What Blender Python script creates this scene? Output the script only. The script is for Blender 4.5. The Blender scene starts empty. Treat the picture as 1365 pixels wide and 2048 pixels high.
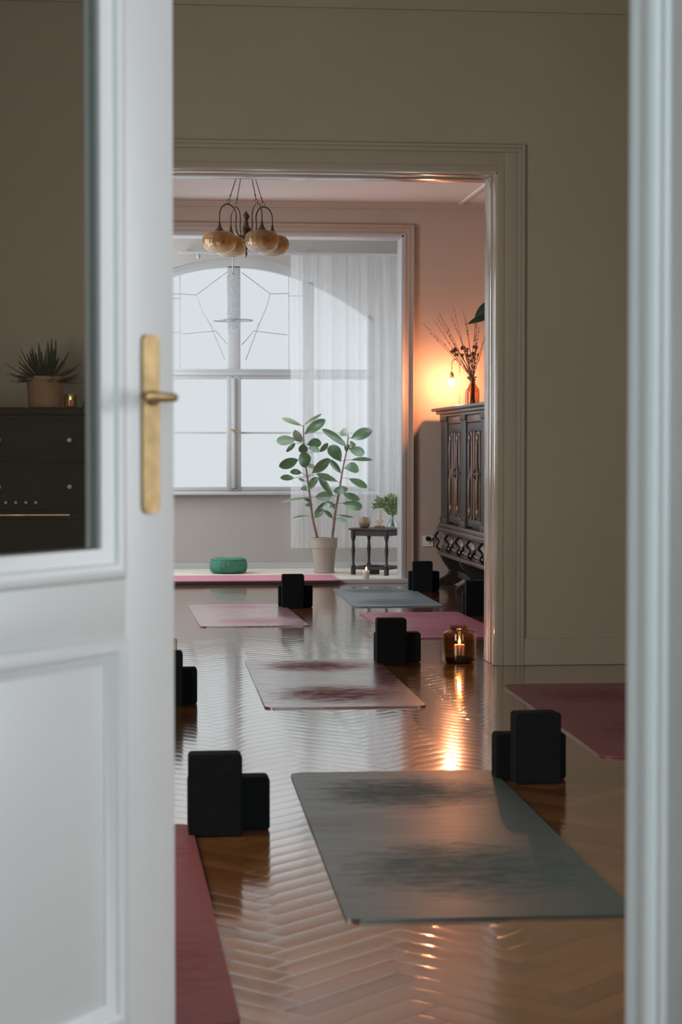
import bpy, bmesh, math, random
from mathutils import Vector, Matrix
random.seed(7)
PI = math.pi
R = math.radians
COL = bpy.context.scene.collection

# ------------------------------------------------------------------ camera
F_PX, CX, CY = 3982.0, 682.5, 1024.0
YAW, PITCH = R(5.9), R(1.81)
FW = Vector((math.sin(YAW)*math.cos(PITCH), math.cos(YAW)*math.cos(PITCH), -math.sin(PITCH)))
RT = Vector((math.cos(YAW), -math.sin(YAW), 0))
UP = RT.cross(FW)
EYE = Vector((0, 0, 1.0))
cam_d = bpy.data.cameras.new('camera')
cam = bpy.data.objects.new('camera', cam_d); COL.objects.link(cam)
cam_d.sensor_fit = 'VERTICAL'; cam_d.sensor_height = 36.0; cam_d.sensor_width = 24.0
cam_d.lens = F_PX*36.0/2048.0
cam.matrix_world = Matrix((RT, UP, -FW)).transposed().to_4x4()
cam.location = EYE
cam_d.clip_start = 0.05; cam_d.clip_end = 200
cam_d.dof.use_dof = True; cam_d.dof.focus_distance = 10.5; cam_d.dof.aperture_fstop = 7.5
bpy.context.scene.camera = cam

def ray(x, y):
    return FW + RT*((x-CX)/F_PX) - UP*((y-CY)/F_PX)
def G(x, y, z=0.0):
    d = ray(x, y); return EYE + d*((z-1.0)/d.z)
def P(x, y, Y):
    d = ray(x, y); return EYE + d*(Y/d.y)

# ------------------------------------------------------------------ view, sky, lights
sc = bpy.context.scene
sc.view_settings.view_transform = 'Standard'
sc.view_settings.look = 'None'
sc.view_settings.exposure = 0.0
sc.view_settings.gamma = 1.0
sc.view_settings.use_curve_mapping = False
sc.cycles.use_denoising = True
sc.cycles.max_bounces = 10
sc.cycles.diffuse_bounces = 5
sc.cycles.glossy_bounces = 4
sc.cycles.transparent_max_bounces = 24
sc.cycles.sample_clamp_indirect = 4.0
sc.cycles.caustics_reflective = False
sc.cycles.caustics_refractive = False

SKY_HORIZON = (0.70, 0.735, 0.76)
SKY_STRENGTH = 1.08
w = bpy.data.worlds.new('overcast_sky'); sc.world = w; w.use_nodes = True
nt = w.node_tree; nt.nodes.clear()
wo = nt.nodes.new('ShaderNodeOutputWorld'); bg = nt.nodes.new('ShaderNodeBackground')
tc = nt.nodes.new('ShaderNodeTexCoord'); sx = nt.nodes.new('ShaderNodeSeparateXYZ')
mr = nt.nodes.new('ShaderNodeMapRange')
nt.links.new(tc.outputs['Generated'], sx.inputs[0]); nt.links.new(sx.outputs['Z'], mr.inputs['Value'])
mr.inputs['From Min'].default_value = 0.12; mr.inputs['From Max'].default_value = 0.9
mr.inputs['To Min'].default_value = SKY_STRENGTH; mr.inputs['To Max'].default_value = SKY_STRENGTH*3.0
bg.inputs['Color'].default_value = (*SKY_HORIZON, 1)
nt.links.new(mr.outputs[0], bg.inputs['Strength']); nt.links.new(bg.outputs[0], wo.inputs[0])

def area(name, loc, direction, sx_, sy_, power, color, portal=False):
    l = bpy.data.lights.new(name, 'AREA'); l.shape = 'RECTANGLE'; l.size = sx_; l.size_y = sy_
    l.energy = power; l.color = color
    o = bpy.data.objects.new(name, l); COL.objects.link(o); o.location = loc
    o.rotation_euler = Vector(direction).to_track_quat('-Z', 'Y').to_euler()
    if portal: l.cycles.is_portal = True
    return o
area('daylight_entrance_window', (-0.25, -1.85, 1.75), (0.15, 1, -0.05), 1.9, 1.9, 86, (0.78, 0.93, 1.0))
area('fill_middle_right', (3.35, 2.85, 1.35), (-1, 0.0, 0.0), 1.1, 1.8, 50, (0.91, 0.95, 1.0))  # added fill for the door leaf; no window known on this wall
area('daylight_middle_left', (-1.55, 4.9, 1.15), (1, 0.25, 0.0), 1.5, 1.5, 74, (1.0, 0.95, 0.86))  # area lamp at the unseen left wall; no window modelled there
area('daylight_far_window', (-1.15, 12.0, 1.6), (1, 0, -0.05), 1.5, 1.8, 88, (0.90, 0.93, 1.0))
area('fill_bay_left', (-0.74, 15.6, 1.7), (1, 0, 0), 0.9, 1.7, 52, (0.84, 0.93, 1.0))  # added fill that brightens the bay, out of view on its left
area('fill_bay_right', (2.46, 15.4, 1.35), (-1, 0.45, 0), 0.7, 1.7, 17, (0.84, 0.93, 1.0))  # added fill for the curtain's right part, hidden behind the bay frame
area('daylight_bay_portal', (0.8, 16.55, 1.6), (0, -1, 0), 2.8, 2.4, 1, (1, 1, 1), portal=True)

# ------------------------------------------------------------------ node helper
class S:
    """a float socket with arithmetic"""
    def __init__(s, nt, k): s.nt, s.k = nt, k
    def op(s, o, *a):
        n = s.nt.nodes.new('ShaderNodeMath'); n.operation = o
        for i, v in enumerate((s,)+a):
            if isinstance(v, S): s.nt.links.new(v.k, n.inputs[i])
            else: n.inputs[i].default_value = v
        return S(s.nt, n.outputs[0])
    def __add__(s, b): return s.op('ADD', b)
    def __sub__(s, b): return s.op('SUBTRACT', b)
    def __mul__(s, b): return s.op('MULTIPLY', b)
    def __truediv__(s, b): return s.op('DIVIDE', b)
    def rsub(s, a): return (s*-1.0)+a
    def floor(s): return s.op('FLOOR')
    def fract(s): return s.op('FRACT')
    def abs(s): return s.op('ABSOLUTE')
    def lt(s, b): return s.op('LESS_THAN', b)
    def min(s, b): return s.op('MINIMUM', b)
    def max(s, b): return s.op('MAXIMUM', b)
    def pw(s, b): return s.op('POWER', b)
    def clamp(s): return s.op('MAXIMUM', 0.0).op('MINIMUM', 1.0)
    def fmod(s, n): return (s - (s/n).floor()*n)
def lerp(m, a, b): return m*(a-b)+b      # m=1 -> a
def comb(nt, x, y, z):
    n = nt.nodes.new('ShaderNodeCombineXYZ')
    for i, v in enumerate((x, y, z)):
        if isinstance(v, S): nt.links.new(v.k, n.inputs[i])
        else: n.inputs[i].default_value = v
    return n.outputs[0]
def noise(nt, vec, scale, detail=3, rough=0.5, dist=0.0):
    n = nt.nodes.new('ShaderNodeTexNoise'); n.inputs['Scale'].default_value = scale
    n.inputs['Detail'].default_value = detail; n.inputs['Roughness'].default_value = rough
    n.inputs['Distortion'].default_value = dist
    if vec is not None: nt.links.new(vec, n.inputs['Vector'])
    return S(nt, n.outputs[0])
def ramp(nt, fac, cols):
    n = nt.nodes.new('ShaderNodeValToRGB'); cr = n.color_ramp
    while len(cr.elements) < len(cols): cr.elements.new(0.5)
    for e, (p, c) in zip(cr.elements, cols): e.position = p; e.color = (*c, 1)
    nt.links.new(fac.k, n.inputs[0]); return n.outputs[0]
def objcoord(nt):
    t = nt.nodes.new('ShaderNodeTexCoord'); s = nt.nodes.new('ShaderNodeSeparateXYZ')
    nt.links.new(t.outputs['Object'], s.inputs[0])
    return t.outputs['Object'], S(nt, s.outputs[0]), S(nt, s.outputs[1]), S(nt, s.outputs[2])
def newmat(name):
    m = bpy.data.materials.new(name); m.use_nodes = True
    nt = m.node_tree; b = nt.nodes['Principled BSDF']
    return m, nt, b
def bump(nt, b, h, strength, dist, sock='Normal'):
    n = nt.nodes.new('ShaderNodeBump'); n.inputs['Strength'].default_value = strength
    n.inputs['Distance'].default_value = dist
    nt.links.new(h.k, n.inputs['Height']); nt.links.new(n.outputs[0], b.inputs[sock])

def plain(name, col, rough=0.5, metal=0.0, var=0.12, scale=8.0, bmp=0.0, bscale=60.0, ior=1.5, sss=0.0):
    m, nt, b = newmat(name)
    vec, x, y, z = objcoord(nt)
    n = noise(nt, vec, scale, 4, 0.6)
    c0 = tuple(c*(1-var) for c in col); c1 = tuple(min(1, c*(1+var)) for c in col)
    nt.links.new(ramp(nt, n, [(0.3, c0), (0.7, c1)]), b.inputs['Base Color'])
    b.inputs['Roughness'].default_value = rough; b.inputs['Metallic'].default_value = metal
    b.inputs['IOR'].default_value = ior
    if sss: b.inputs['Subsurface Weight'].default_value = sss; b.inputs['Subsurface Scale'].default_value = 0.02
    if bmp: bump(nt, b, noise(nt, vec, bscale, 3), bmp, 0.002)
    return m

def glassy(name, tint, gloss_rough=0.02, ior=1.45, haze=0.0):
    m = bpy.data.materials.new(name); m.use_nodes = True; nt = m.node_tree; nt.nodes.clear()
    o = nt.nodes.new('ShaderNodeOutputMaterial'); t = nt.nodes.new('ShaderNodeBsdfTransparent')
    g = nt.nodes.new('ShaderNodeBsdfGlossy'); lw = nt.nodes.new('ShaderNodeLayerWeight'); mx = nt.nodes.new('ShaderNodeMixShader')
    t.inputs[0].default_value = (*tint, 1); g.inputs['Roughness'].default_value = gloss_rough
    f0 = ((ior-1)/(ior+1))**2
    fr = S(nt, lw.outputs['Facing']).pw(5.0)*(1-f0) + f0
    nt.links.new(fr.k, mx.inputs[0]); nt.links.new(t.outputs[0], mx.inputs[1]); nt.links.new(g.outputs[0], mx.inputs[2])
    out = mx.outputs[0]
    if haze:
        d = nt.nodes.new('ShaderNodeBsdfTranslucent'); d.inputs[0].default_value = (*[min(1, c*1.1) for c in tint], 1)
        d2 = nt.nodes.new('ShaderNodeBsdfDiffuse'); d2.inputs[0].default_value = (*[min(1, c*1.1) for c in tint], 1)
        a = nt.nodes.new('ShaderNodeMixShader'); a.inputs[0].default_value = 0.5
        nt.links.new(d.outputs[0], a.inputs[1]); nt.links.new(d2.outputs[0], a.inputs[2])
        q = nt.nodes.new('ShaderNodeMixShader'); q.inputs[0].default_value = haze
        nt.links.new(out, q.inputs[1]); nt.links.new(a.outputs[0], q.inputs[2]); out = q.outputs[0]
    nt.links.new(out, o.inputs[0]); return m

def emit(name, col, strength):
    m = bpy.data.materials.new(name); m.use_nodes = True; nt = m.node_tree; nt.nodes.clear()
    o = nt.nodes.new('ShaderNodeOutputMaterial'); e = nt.nodes.new('ShaderNodeEmission')
    e.inputs[0].default_value = (*col, 1); e.inputs[1].default_value = strength
    nt.links.new(e.outputs[0], o.inputs[0]); return m

# ---- parquet: true herringbone, planks cupped a little so each one catches the light by itself
def parquet():
    m, nt, b = newmat('herringbone_parquet')
    vec, x, y, z = objcoord(nt)
    W_, N = 0.068, 5
    s = 1/(math.sqrt(2)*W_)
    x = x + 0.18; a = (x + y)*s + 200.0; c = (y - x)*s + 200.0
    i = a.floor(); j = c.floor(); fa = a - i; fc = c - j
    k = (i - j).fmod(2.0*N)
    H = k.lt(N - 0.5)
    along = lerp(H, fa + k, fc + (k.rsub(2.0*N - 1)))
    across = lerp(H, fc, fa)
    idx = lerp(H, i - k, i + 37.0); idy = lerp(H, j, j - (k.rsub(2.0*N - 1)) + 11.0)
    wn = nt.nodes.new('ShaderNodeTexWhiteNoise'); wn.noise_dimensions = '3D'
    nt.links.new(comb(nt, idx, idy, H), wn.inputs['Vector']); rnd = S(nt, wn.outputs['Value'])
    grain = noise(nt, comb(nt, along*0.35 + rnd*40.0, across*3.0 + rnd*17.0, rnd*9.0), 2.2, 6, 0.62, 0.6)
    tone = (rnd*0.55 + grain*0.6 - 0.08).clamp()
    edge = across.min(across.rsub(1.0)).min(along.min(along.rsub(float(N))))
    groove = (edge*28.0).clamp()
    colr = ramp(nt, tone, [(0.0, (0.085, 0.028, 0.007)), (0.45, (0.17, 0.064, 0.015)), (1.0, (0.29, 0.124, 0.032))])
    mx = nt.nodes.new('ShaderNodeMix'); mx.data_type = 'RGBA'
    nt.links.new(groove.k, mx.inputs[0]); mx.inputs[6].default_value = (0.045, 0.02, 0.01, 1)
    nt.links.new(colr, mx.inputs[7]); nt.links.new(mx.outputs[2], b.inputs['Base Color'])
    cup = ((across - 0.5).pw(2.0)*-1.0 + 0.25)
    tilt = (rnd - 0.5)*across*1.1
    wav = noise(nt, vec, 3.0, 2)
    h = cup*2.2 + tilt + groove*0.3 + wav*1.2 + grain*0.10
    bump(nt, b, h, 0.5, 0.0012)
    b.inputs['Roughness'].default_value = 0.24
    nt.links.new((noise(nt, vec, 6.0, 4)*0.08 + 0.12).k, b.inputs['Roughness'])
    b.inputs['IOR'].default_value = 1.7
    b.inputs['Coat Weight'].default_value = 1.0; b.inputs['Coat Roughness'].default_value = 0.08; b.inputs['Coat IOR'].default_value = 2.5; b.inputs['Coat Tint'].default_value = (1, 0.98, 0.95, 1)
    bump(nt, b, h, 0.35, 0.0012, 'Coat Normal')
    return m

def mat_mat(name, col, sheen_rough=0.36, worn=0.6, ior=1.7, coat=0.3):
    """yoga mat: glossy rubber with two worn, matt patches (hands and feet) and rubbed streaks"""
    m, nt, b = newmat(name)
    vec, x, y, z = objcoord(nt)
    def patch(cy, ry, rx, cx=0.0):
        return (((x - cx)/rx).pw(2.0) + ((y - cy)/ry).pw(2.0))
    def ell(cy, ry, rx, cx=0.0):
        xx = (x - cx)/rx; yy = (y - cy)/ry
        d = (xx*xx + yy*yy)
        nn = noise(nt, comb(nt, x*4.0, y*9.0, z), 2.6, 5, 0.7)
        n2 = noise(nt, comb(nt, x*5.0, y*16.0, z), 5.0, 6, 0.75)
        return ((d.rsub(1.15))*0.62 + (nn - 0.5)*2.0 + (n2 - 0.5)*1.3 + 0.1).clamp()
    p = ell(0.58, 0.24, 0.25, 0.0).max(ell(-0.47, 0.30, 0.26, 0.02))
    streak = noise(nt, comb(nt, x*2.0, y*14.0, z), 2.0, 6, 0.7, 0.5)
    st = ((streak - 0.5)*2.2 + 0.25).clamp()
    wear = (p + st*0.35).clamp()*worn
    c1 = col; c2 = tuple(c*0.72 for c in col)
    nt.links.new(ramp(nt, wear, [(0.0, c1), (1.0, c2)]), b.inputs['Base Color'])
    nt.links.new((wear*0.5 + sheen_rough).clamp().k, b.inputs['Roughness'])
    nt.links.new((wear*-0.62 + 0.62).clamp().k, b.inputs['Specular IOR Level'])
    b.inputs['IOR'].default_value = ior
    nt.links.new((wear*-1.3*coat + coat).clamp().k, b.inputs['Coat Weight'])
    b.inputs['Coat Roughness'].default_value = sheen_rough*0.75
    bump(nt, b, noise(nt, vec, 260.0, 2) + wear*0.4, 0.25, 0.001)
    return m

def wood(name, dark, light, rough=0.4, axis='z', coat=0.0):
    m, nt, b = newmat(name)
    vec, x, y, z = objcoord(nt)
    v = {'z': comb(nt, x*14.0, y*14.0, z*1.2), 'x': comb(nt, x*1.2, y*14.0, z*14.0), 'y': comb(nt, x*14.0, y*1.2, z*14.0)}[axis]
    n = noise(nt, v, 2.5, 6, 0.62, 0.8)
    nt.links.new(ramp(nt, n, [(0.3, dark), (0.72, light)]), b.inputs['Base Color'])
    b.inputs['Roughness'].default_value = rough; b.inputs['Coat Weight'].default_value = coat
    b.inputs['Coat Roughness'].default_value = 0.2
    bump(nt, b, n, 0.2, 0.001)
    return m

M = {}
M['floor'] = parquet()
M['wall'] = plain('beige_wall_plaster', (0.345, 0.305, 0.24), 0.75, var=0.03, scale=2, bmp=0.25, bscale=45)
M['wallfar'] = plain('warm_wall_plaster', (0.42, 0.325, 0.26), 0.75, var=0.03, scale=2, bmp=0.25, bscale=45)
M['wallbay'] = plain('bay_wall_plaster', (0.385, 0.36, 0.335), 0.75, var=0.03, scale=2, bmp=0.25, bscale=45)
M['ceil'] = plain('ceiling_paint', (0.58, 0.54, 0.51), 0.8, var=0.02, scale=2)
M['trim'] = plain('cream_trim_gloss_paint', (0.46, 0.40, 0.335), 0.16, var=0.03, scale=3, ior=1.9)
M['trimbay'] = plain('white_trim_gloss_paint', (0.44, 0.445, 0.44), 0.3, var=0.03, scale=3)
M['white'] = plain('white_door_paint', (0.74, 0.765, 0.77), 0.38, var=0.02, scale=3)
M['bayfloor'] = plain('pale_bay_floor', (0.70, 0.64, 0.55), 0.45, var=0.06, scale=12)
M['foam'] = plain('black_foam', (0.007, 0.0085, 0.009), 0.9, var=0.2, scale=30, bmp=0.3, bscale=220, ior=1.2)
M['brass'] = plain('aged_brass', (0.52, 0.37, 0.18), 0.45, metal=0.7, var=0.35, scale=18)
M['iron'] = plain('dark_bronze', (0.075, 0.052, 0.035), 0.45, metal=0.6, var=0.3, scale=20)
M['cabwood'] = wood('dark_walnut', (0.008, 0.0045, 0.003), (0.024, 0.012, 0.007), 0.5, 'z', 0.0)
M['cabwood2'] = wood('walnut_relief', (0.06, 0.031, 0.018), (0.16, 0.088, 0.05), 0.35, 'z', 0.15)
M['cabtop'] = wood('walnut_top', (0.030, 0.016, 0.010), (0.085, 0.044, 0.027), 0.33, 'y', 0.25)
M['tabwood'] = wood('ebonised_oak', (0.012, 0.009, 0.008), (0.032, 0.022, 0.018), 0.45, 'z', 0.1)
M['black'] = plain('black_lacquer', (0.010, 0.0095, 0.009), 0.6, var=0.2, ior=1.25)
M['glass'] = glassy('window_glass', (0.97, 0.98, 0.98), 0.0, 1.35)
M['doorglass'] = glassy('door_glass', (0.86, 0.87, 0.85), 0.0, 1.5)
M['amber'] = glassy('amber_glass', (0.80, 0.66, 0.49), 0.03, 1.5)
M['clear'] = glassy('clear_glass', (0.90, 0.93, 0.93), 0.02, 1.5)
def shade_mat():
    m = glassy('amber_shade_glass', (0.80, 0.62, 0.40), 0.08, 1.5, haze=0.26); nt = m.node_tree
    vec, x, y, z = objcoord(nt)
    crackle = noise(nt, vec, 34.0, 4, 0.7)
    low = ((z - (P(492, 453, 12.1).z - 0.142))*30.0 + (crackle-0.5)*1.6).clamp()          # the lower lip is paler glass
    c = ramp(nt, low*(crackle*0.9 + 0.35), [(0.0, (0.90, 0.86, 0.78)), (0.45, (0.86, 0.70, 0.44)), (0.9, (0.62, 0.44, 0.22))])
    for n in nt.nodes:
        if n.type in ('BSDF_TRANSPARENT', 'BSDF_TRANSLUCENT', 'BSDF_DIFFUSE'): nt.links.new(c, n.inputs[0])
    return m
M['shade'] = shade_mat()
M['crystal'] = glassy('crystal_bead', (0.80, 0.82, 0.83), 0.1, 1.5, haze=0.25)
M['lead'] = plain('lead_came', (0.34, 0.38, 0.41), 0.5, metal=0.2)
M['pot'] = plain('cream_ceramic', (0.35, 0.31, 0.255), 0.55, var=0.06, bmp=0.1)
M['soil'] = plain('potting_soil', (0.05, 0.035, 0.025), 0.95, var=0.4, scale=60, bmp=0.6)
M['stem'] = plain('woody_stem', (0.20, 0.12, 0.09), 0.6, var=0.3, scale=30)
M['leaf'] = plain('rubber_leaf', (0.085, 0.16, 0.075), 0.3, var=0.35, scale=5)
M['leafpale'] = plain('pale_rubber_leaf', (0.25, 0.36, 0.24), 0.35, var=0.2, scale=5)  # leaf green in a paler tone
M['leafdark'] = plain('dark_plant_leaf', (0.014, 0.030, 0.015), 0.4, var=0.3, scale=5)
M['fern'] = plain('fern_green', (0.14, 0.21, 0.075), 0.5, var=0.3, scale=25)
M['green'] = plain('green_cotton', (0.045, 0.18, 0.115), 0.85, var=0.15, scale=14, bmp=0.4, bscale=140)
M['bowl'] = plain('textured_brass_bowl', (0.25, 0.19, 0.11), 0.55, metal=0.3, var=0.6, scale=70, bmp=0.8, bscale=90)
M['stone'] = plain('pale_stone', (0.62, 0.50, 0.40), 0.7, var=0.1)
M['wax'] = plain('candle_wax', (0.80, 0.66, 0.52), 0.5, var=0.04, sss=0.3)
M['amberwax'] = plain('ivory_wax', (0.90, 0.74, 0.60), 0.5, var=0.04, sss=0.9)
M['flame'] = emit('flame', (1.0, 0.50, 0.16), 14)
M['bulb'] = emit('lamp_bulb', (1.0, 0.37, 0.17), 1250)
M['dried'] = plain('dried_stems', (0.22, 0.095, 0.04), 0.8, var=0.3, scale=40)
M['cork'] = plain('cork', (0.45, 0.28, 0.15), 0.8, var=0.2, scale=60)
M['terracotta'] = plain('terracotta', (0.26, 0.15, 0.08), 0.75, var=0.15, scale=18)
M['plastic'] = plain('white_plastic', (0.72, 0.66, 0.58), 0.4, var=0.02)
M['mat_grey'] = mat_mat('grey_mat', (0.050, 0.072, 0.070), 0.36, 0.7, ior=1.6, coat=0.28)
M['mat_rust'] = mat_mat('dusty_red_mat', (0.20, 0.055, 0.055), 0.25, 0.95, ior=2.0, coat=0.9)
M['mat_red'] = mat_mat('berry_red_mat', (0.155, 0.042, 0.046), 0.48, 0.6, ior=1.4, coat=0.05)
M['mat_pink'] = mat_mat('pink_mat', (0.40, 0.21, 0.24), 0.22, 0.8, ior=2.2, coat=1.0)
M['mat_rose'] = mat_mat('rose_mat', (0.28, 0.07, 0.11), 0.40, 0.5, coat=0.15)
M['mat_blue'] = mat_mat('blue_grey_mat', (0.13, 0.18, 0.20), 0.42, 0.8, coat=0.2)
M['mat_bay'] = mat_mat('bright_pink_mat', (0.56, 0.15, 0.24), 0.45, 0.2, coat=0.2)

def curtain_mat():
    m = bpy.data.materials.new('sheer_curtain_voile'); m.use_nodes = True; nt = m.node_tree; nt.nodes.clear()
    o = nt.nodes.new('ShaderNodeOutputMaterial'); t = nt.nodes.new('ShaderNodeBsdfTransparent')
    tl = nt.nodes.new('ShaderNodeBsdfTranslucent'); d = nt.nodes.new('ShaderNodeBsdfDiffuse')
    a = nt.nodes.new('ShaderNodeMixShader'); b = nt.nodes.new('ShaderNodeMixShader')
    vec, x, y, z = objcoord(nt)
    n = noise(nt, comb(nt, x*60.0, y, z*2.0), 1.5, 4)
    tl.inputs[0].default_value = (0.95, 0.96, 0.97, 1); d.inputs[0].default_value = (0.93, 0.95, 0.97, 1)
    a.inputs[0].default_value = 0.40
    nt.links.new(tl.outputs[0], a.inputs[1]); nt.links.new(d.outputs[0], a.inputs[2])
    nt.links.new((n*0.34 + 0.38).k, b.inputs[0])
    nt.links.new(t.outputs[0], b.inputs[1]); nt.links.new(a.outputs[0], b.inputs[2])
    nt.links.new(b.outputs[0], o.inputs[0]); return m
M['curtain'] = curtain_mat()

# ------------------------------------------------------------------ mesh helpers
def link_mesh(name, bm, mat, parent=None, smooth=None, mods=None):
    bmesh.ops.recalc_face_normals(bm, faces=bm.faces)
    me = bpy.data.meshes.new(name); bm.to_mesh(me); bm.free()
    me.materials.append(mat)
    if smooth is not None:
        for p in me.polygons: p.use_smooth = True
        me.set_sharp_from_angle(angle=R(smooth))
    o = bpy.data.objects.new(name, me); COL.objects.link(o)
    if parent is not None: o.parent = parent
    return o
def box(bm, x0, x1, y0, y1, z0, z1):
    v = [bm.verts.new(p) for p in ((x0,y0,z0),(x1,y0,z0),(x1,y1,z0),(x0,y1,z0),(x0,y0,z1),(x1,y0,z1),(x1,y1,z1),(x0,y1,z1))]
    for f in ((0,3,2,1),(4,5,6,7),(0,1,5,4),(1,2,6,5),(2,3,7,6),(3,0,4,7)): bm.faces.new([v[i] for i in f])
    return v
def bbox(bm, x0, x1, y0, y1, z0, z1, r=0.004, seg=2):
    t = bmesh.new(); box(t, x0, x1, y0, y1, z0, z1)
    bmesh.ops.bevel(t, geom=list(t.edges), offset=r, segments=seg, profile=0.5, affect='EDGES')
    merge(bm, t)
def merge(bm, t, mtx=None):
    if mtx is not None: bmesh.ops.transform(t, matrix=mtx, verts=t.verts)
    me = bpy.data.meshes.new('tmp'); t.to_mesh(me); t.free(); bm.from_mesh(me); bpy.data.meshes.remove(me)
def lathe(bm, prof, c=(0,0,0), seg=24, sx_=1.0, sy_=1.0, rib=0, ribd=0.0, axis='z'):
    rings = []
    for r, z in prof:
        ring = []
        for k in range(seg):
            a = 2*PI*k/seg
            rr = r*(1+ribd*math.cos(rib*a)) if rib else r
            p = (rr*math.cos(a)*sx_, rr*math.sin(a)*sy_, z)
            if axis == 'y': p = (p[0], p[2], p[1])
            if axis == 'x': p = (p[2], p[0], p[1])
            ring.append(bm.verts.new((c[0]+p[0], c[1]+p[1], c[2]+p[2])))
        rings.append(ring)
    for A, B in zip(rings, rings[1:]):
        for k in range(seg): bm.faces.new((A[k], A[(k+1)%seg], B[(k+1)%seg], B[k]))
    if prof[0][0] > 1e-5: bm.faces.new(rings[0][::-1])
    if prof[-1][0] > 1e-5: bm.faces.new(rings[-1])
    return rings
def lathe_shell(bm, prof, th, c=(0,0,0), seg=24, **k):
    inner = [(max(0.0005, r-th), z) for r, z in prof[::-1]]
    inner[-1] = (inner[-1][0], prof[0][1]+th)
    lathe(bm, prof+inner, c, seg, **k)
def tube(bm, pts, rad, seg=8, closed=False):
    pts = [Vector(p) for p in pts]; n = len(pts)
    rads = rad if isinstance(rad, (list, tuple)) else [rad]*n
    rings = []; prev = None
    for i, p in enumerate(pts):
        if closed: t = pts[(i+1)%n]-pts[(i-1)%n]
        else: t = pts[min(i+1, n-1)]-pts[max(i-1, 0)]
        if t.length < 1e-9: t = Vector((0,0,1))
        t.normalize()
        if prev is None:
            a = Vector((0,0,1)) if abs(t.z) < 0.9 else Vector((1,0,0))
            u = t.cross(a).normalized()
        else:
            u = (prev - t*prev.dot(t)); u = u.normalized() if u.length > 1e-6 else t.orthogonal().normalized()
        prev = u; v = t.cross(u)
        rings.append([bm.verts.new(p+(u*math.cos(2*PI*k/seg)+v*math.sin(2*PI*k/seg))*rads[i]) for k in range(seg)])
    m = n if closed else n-1
    for i in range(m):
        A, B = rings[i], rings[(i+1)%n]
        for k in range(seg): bm.faces.new((A[k], A[(k+1)%seg], B[(k+1)%seg], B[k]))
    if not closed: bm.faces.new(rings[0][::-1]); bm.faces.new(rings[-1])
def sphere(bm, c, r, seg=14, rings=8, sc_=(1,1,1)):
    prof = [(max(1e-4, r*math.sin(PI*i/rings)), -r*math.cos(PI*i/rings)*sc_[2]) for i in range(rings+1)]
    lathe(bm, prof, c, seg, sx_=sc_[0], sy_=sc_[1])
def curve_pts(ctrl, n=8):
    """Catmull-Rom through control points"""
    c = [Vector(p) for p in ctrl]; c = [c[0]*2-c[1]] + c + [c[-1]*2-c[-2]]; out = []
    for i in range(1, len(c)-2):
        for k in range(n):
            t = k/n; a, b, d, e = c[i-1], c[i], c[i+1], c[i+2]
            out.append(0.5*((2*b)+(d-a)*t+(2*a-5*b+4*d-e)*t*t+(3*b-a-3*d+e)*t**3))
    out.append(c[-2]); return out
def rounded_rect(w_, l_, r, seg=6):
    pts = []
    for cx, cy, a0 in ((w_/2-r, l_/2-r, 0), (-w_/2+r, l_/2-r, 90), (-w_/2+r, -l_/2+r, 180), (w_/2-r, -l_/2+r, 270)):
        for k in range(seg+1):
            a = R(a0+90*k/seg); pts.append((cx+r*math.cos(a), cy+r*math.sin(a)))
    return pts
def prism(bm, pts, z0, z1):
    a = [bm.verts.new((x, y, z0)) for x, y in pts]; b = [bm.verts.new((x, y, z1)) for x, y in pts]
    n = len(pts)
    for i in range(n): bm.faces.new((a[i], a[(i+1)%n], b[(i+1)%n], b[i]))
    bm.faces.new(a[::-1]); bm.faces.new(b)
def thing(name, label, cat, loc=(0,0,0), rz=0, group=None):
    o = bpy.data.objects.new(name, None); COL.objects.link(o); o.empty_display_size = 0.1
    o.location = loc; o.rotation_euler = (0, 0, rz); o['label'] = label; o['category'] = cat
    if group: o['group'] = group
    return o
def tag(o, label, cat, group=None):
    o['label'] = label; o['category'] = cat
    if group: o['group'] = group
    return o
def struct(o, label=None, cat=None):
    o['kind'] = 'structure'
    if label: o['label'] = label
    if cat: o['category'] = cat
    return o
def sbox(name, mat, *boxes, label=None, cat=None, bev=0):
    bm = bmesh.new()
    for b in boxes:
        if bev: bbox(bm, *b, r=bev)
        else: box(bm, *b)
    return struct(link_mesh(name, bm, mat), label, cat)

# ------------------------------------------------------------------ the rooms
H1, H2, H3 = 2.75, 3.16, 2.835           # ceilings
YA0, YA1 = 1.95, 2.15                   # wall with the open door
YB0, YB1 = 9.05, 9.30                   # wall between middle and far room
YC0, YC1 = 14.80, 15.0                  # wall with the bay opening
YD = 16.20                              # bay window wall
PX1 = 1.662; PX0 = 0.02; PZ = 2.272     # opening middle/far room
BX0, BX1, BZ = -0.39, 2.005, 2.60       # bay opening
sbox('floor', M['floor'], (-1.8, 3.5, -2.1, YC0, -0.12, 0.0), label='glossy brown herringbone parquet running through both rooms', cat='floor')
sbox('floor', M['bayfloor'], (-0.9, 2.6, YC0-0.04, YD+0.25, -0.12, 0.025), label='pale raised floor of the window bay', cat='floor')
sbox('ceiling', M['ceil'], (-1.8, 3.5, -2.1, YA0+0.1, H1, H1+0.1), label='ceiling over the entrance side', cat='ceiling')
sbox('ceiling', M['ceil'], (-1.8, 3.5, YA0+0.1, YB0+0.12, H2, H2+0.1), label='ceiling of the middle room above the beige wall', cat='ceiling')
sbox('ceiling', M['ceil'], (-1.4, 3.1, YB0+0.12, YD+0.3, H3, H3+0.1), label='pale ceiling of the far room above the chandelier', cat='ceiling')
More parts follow.
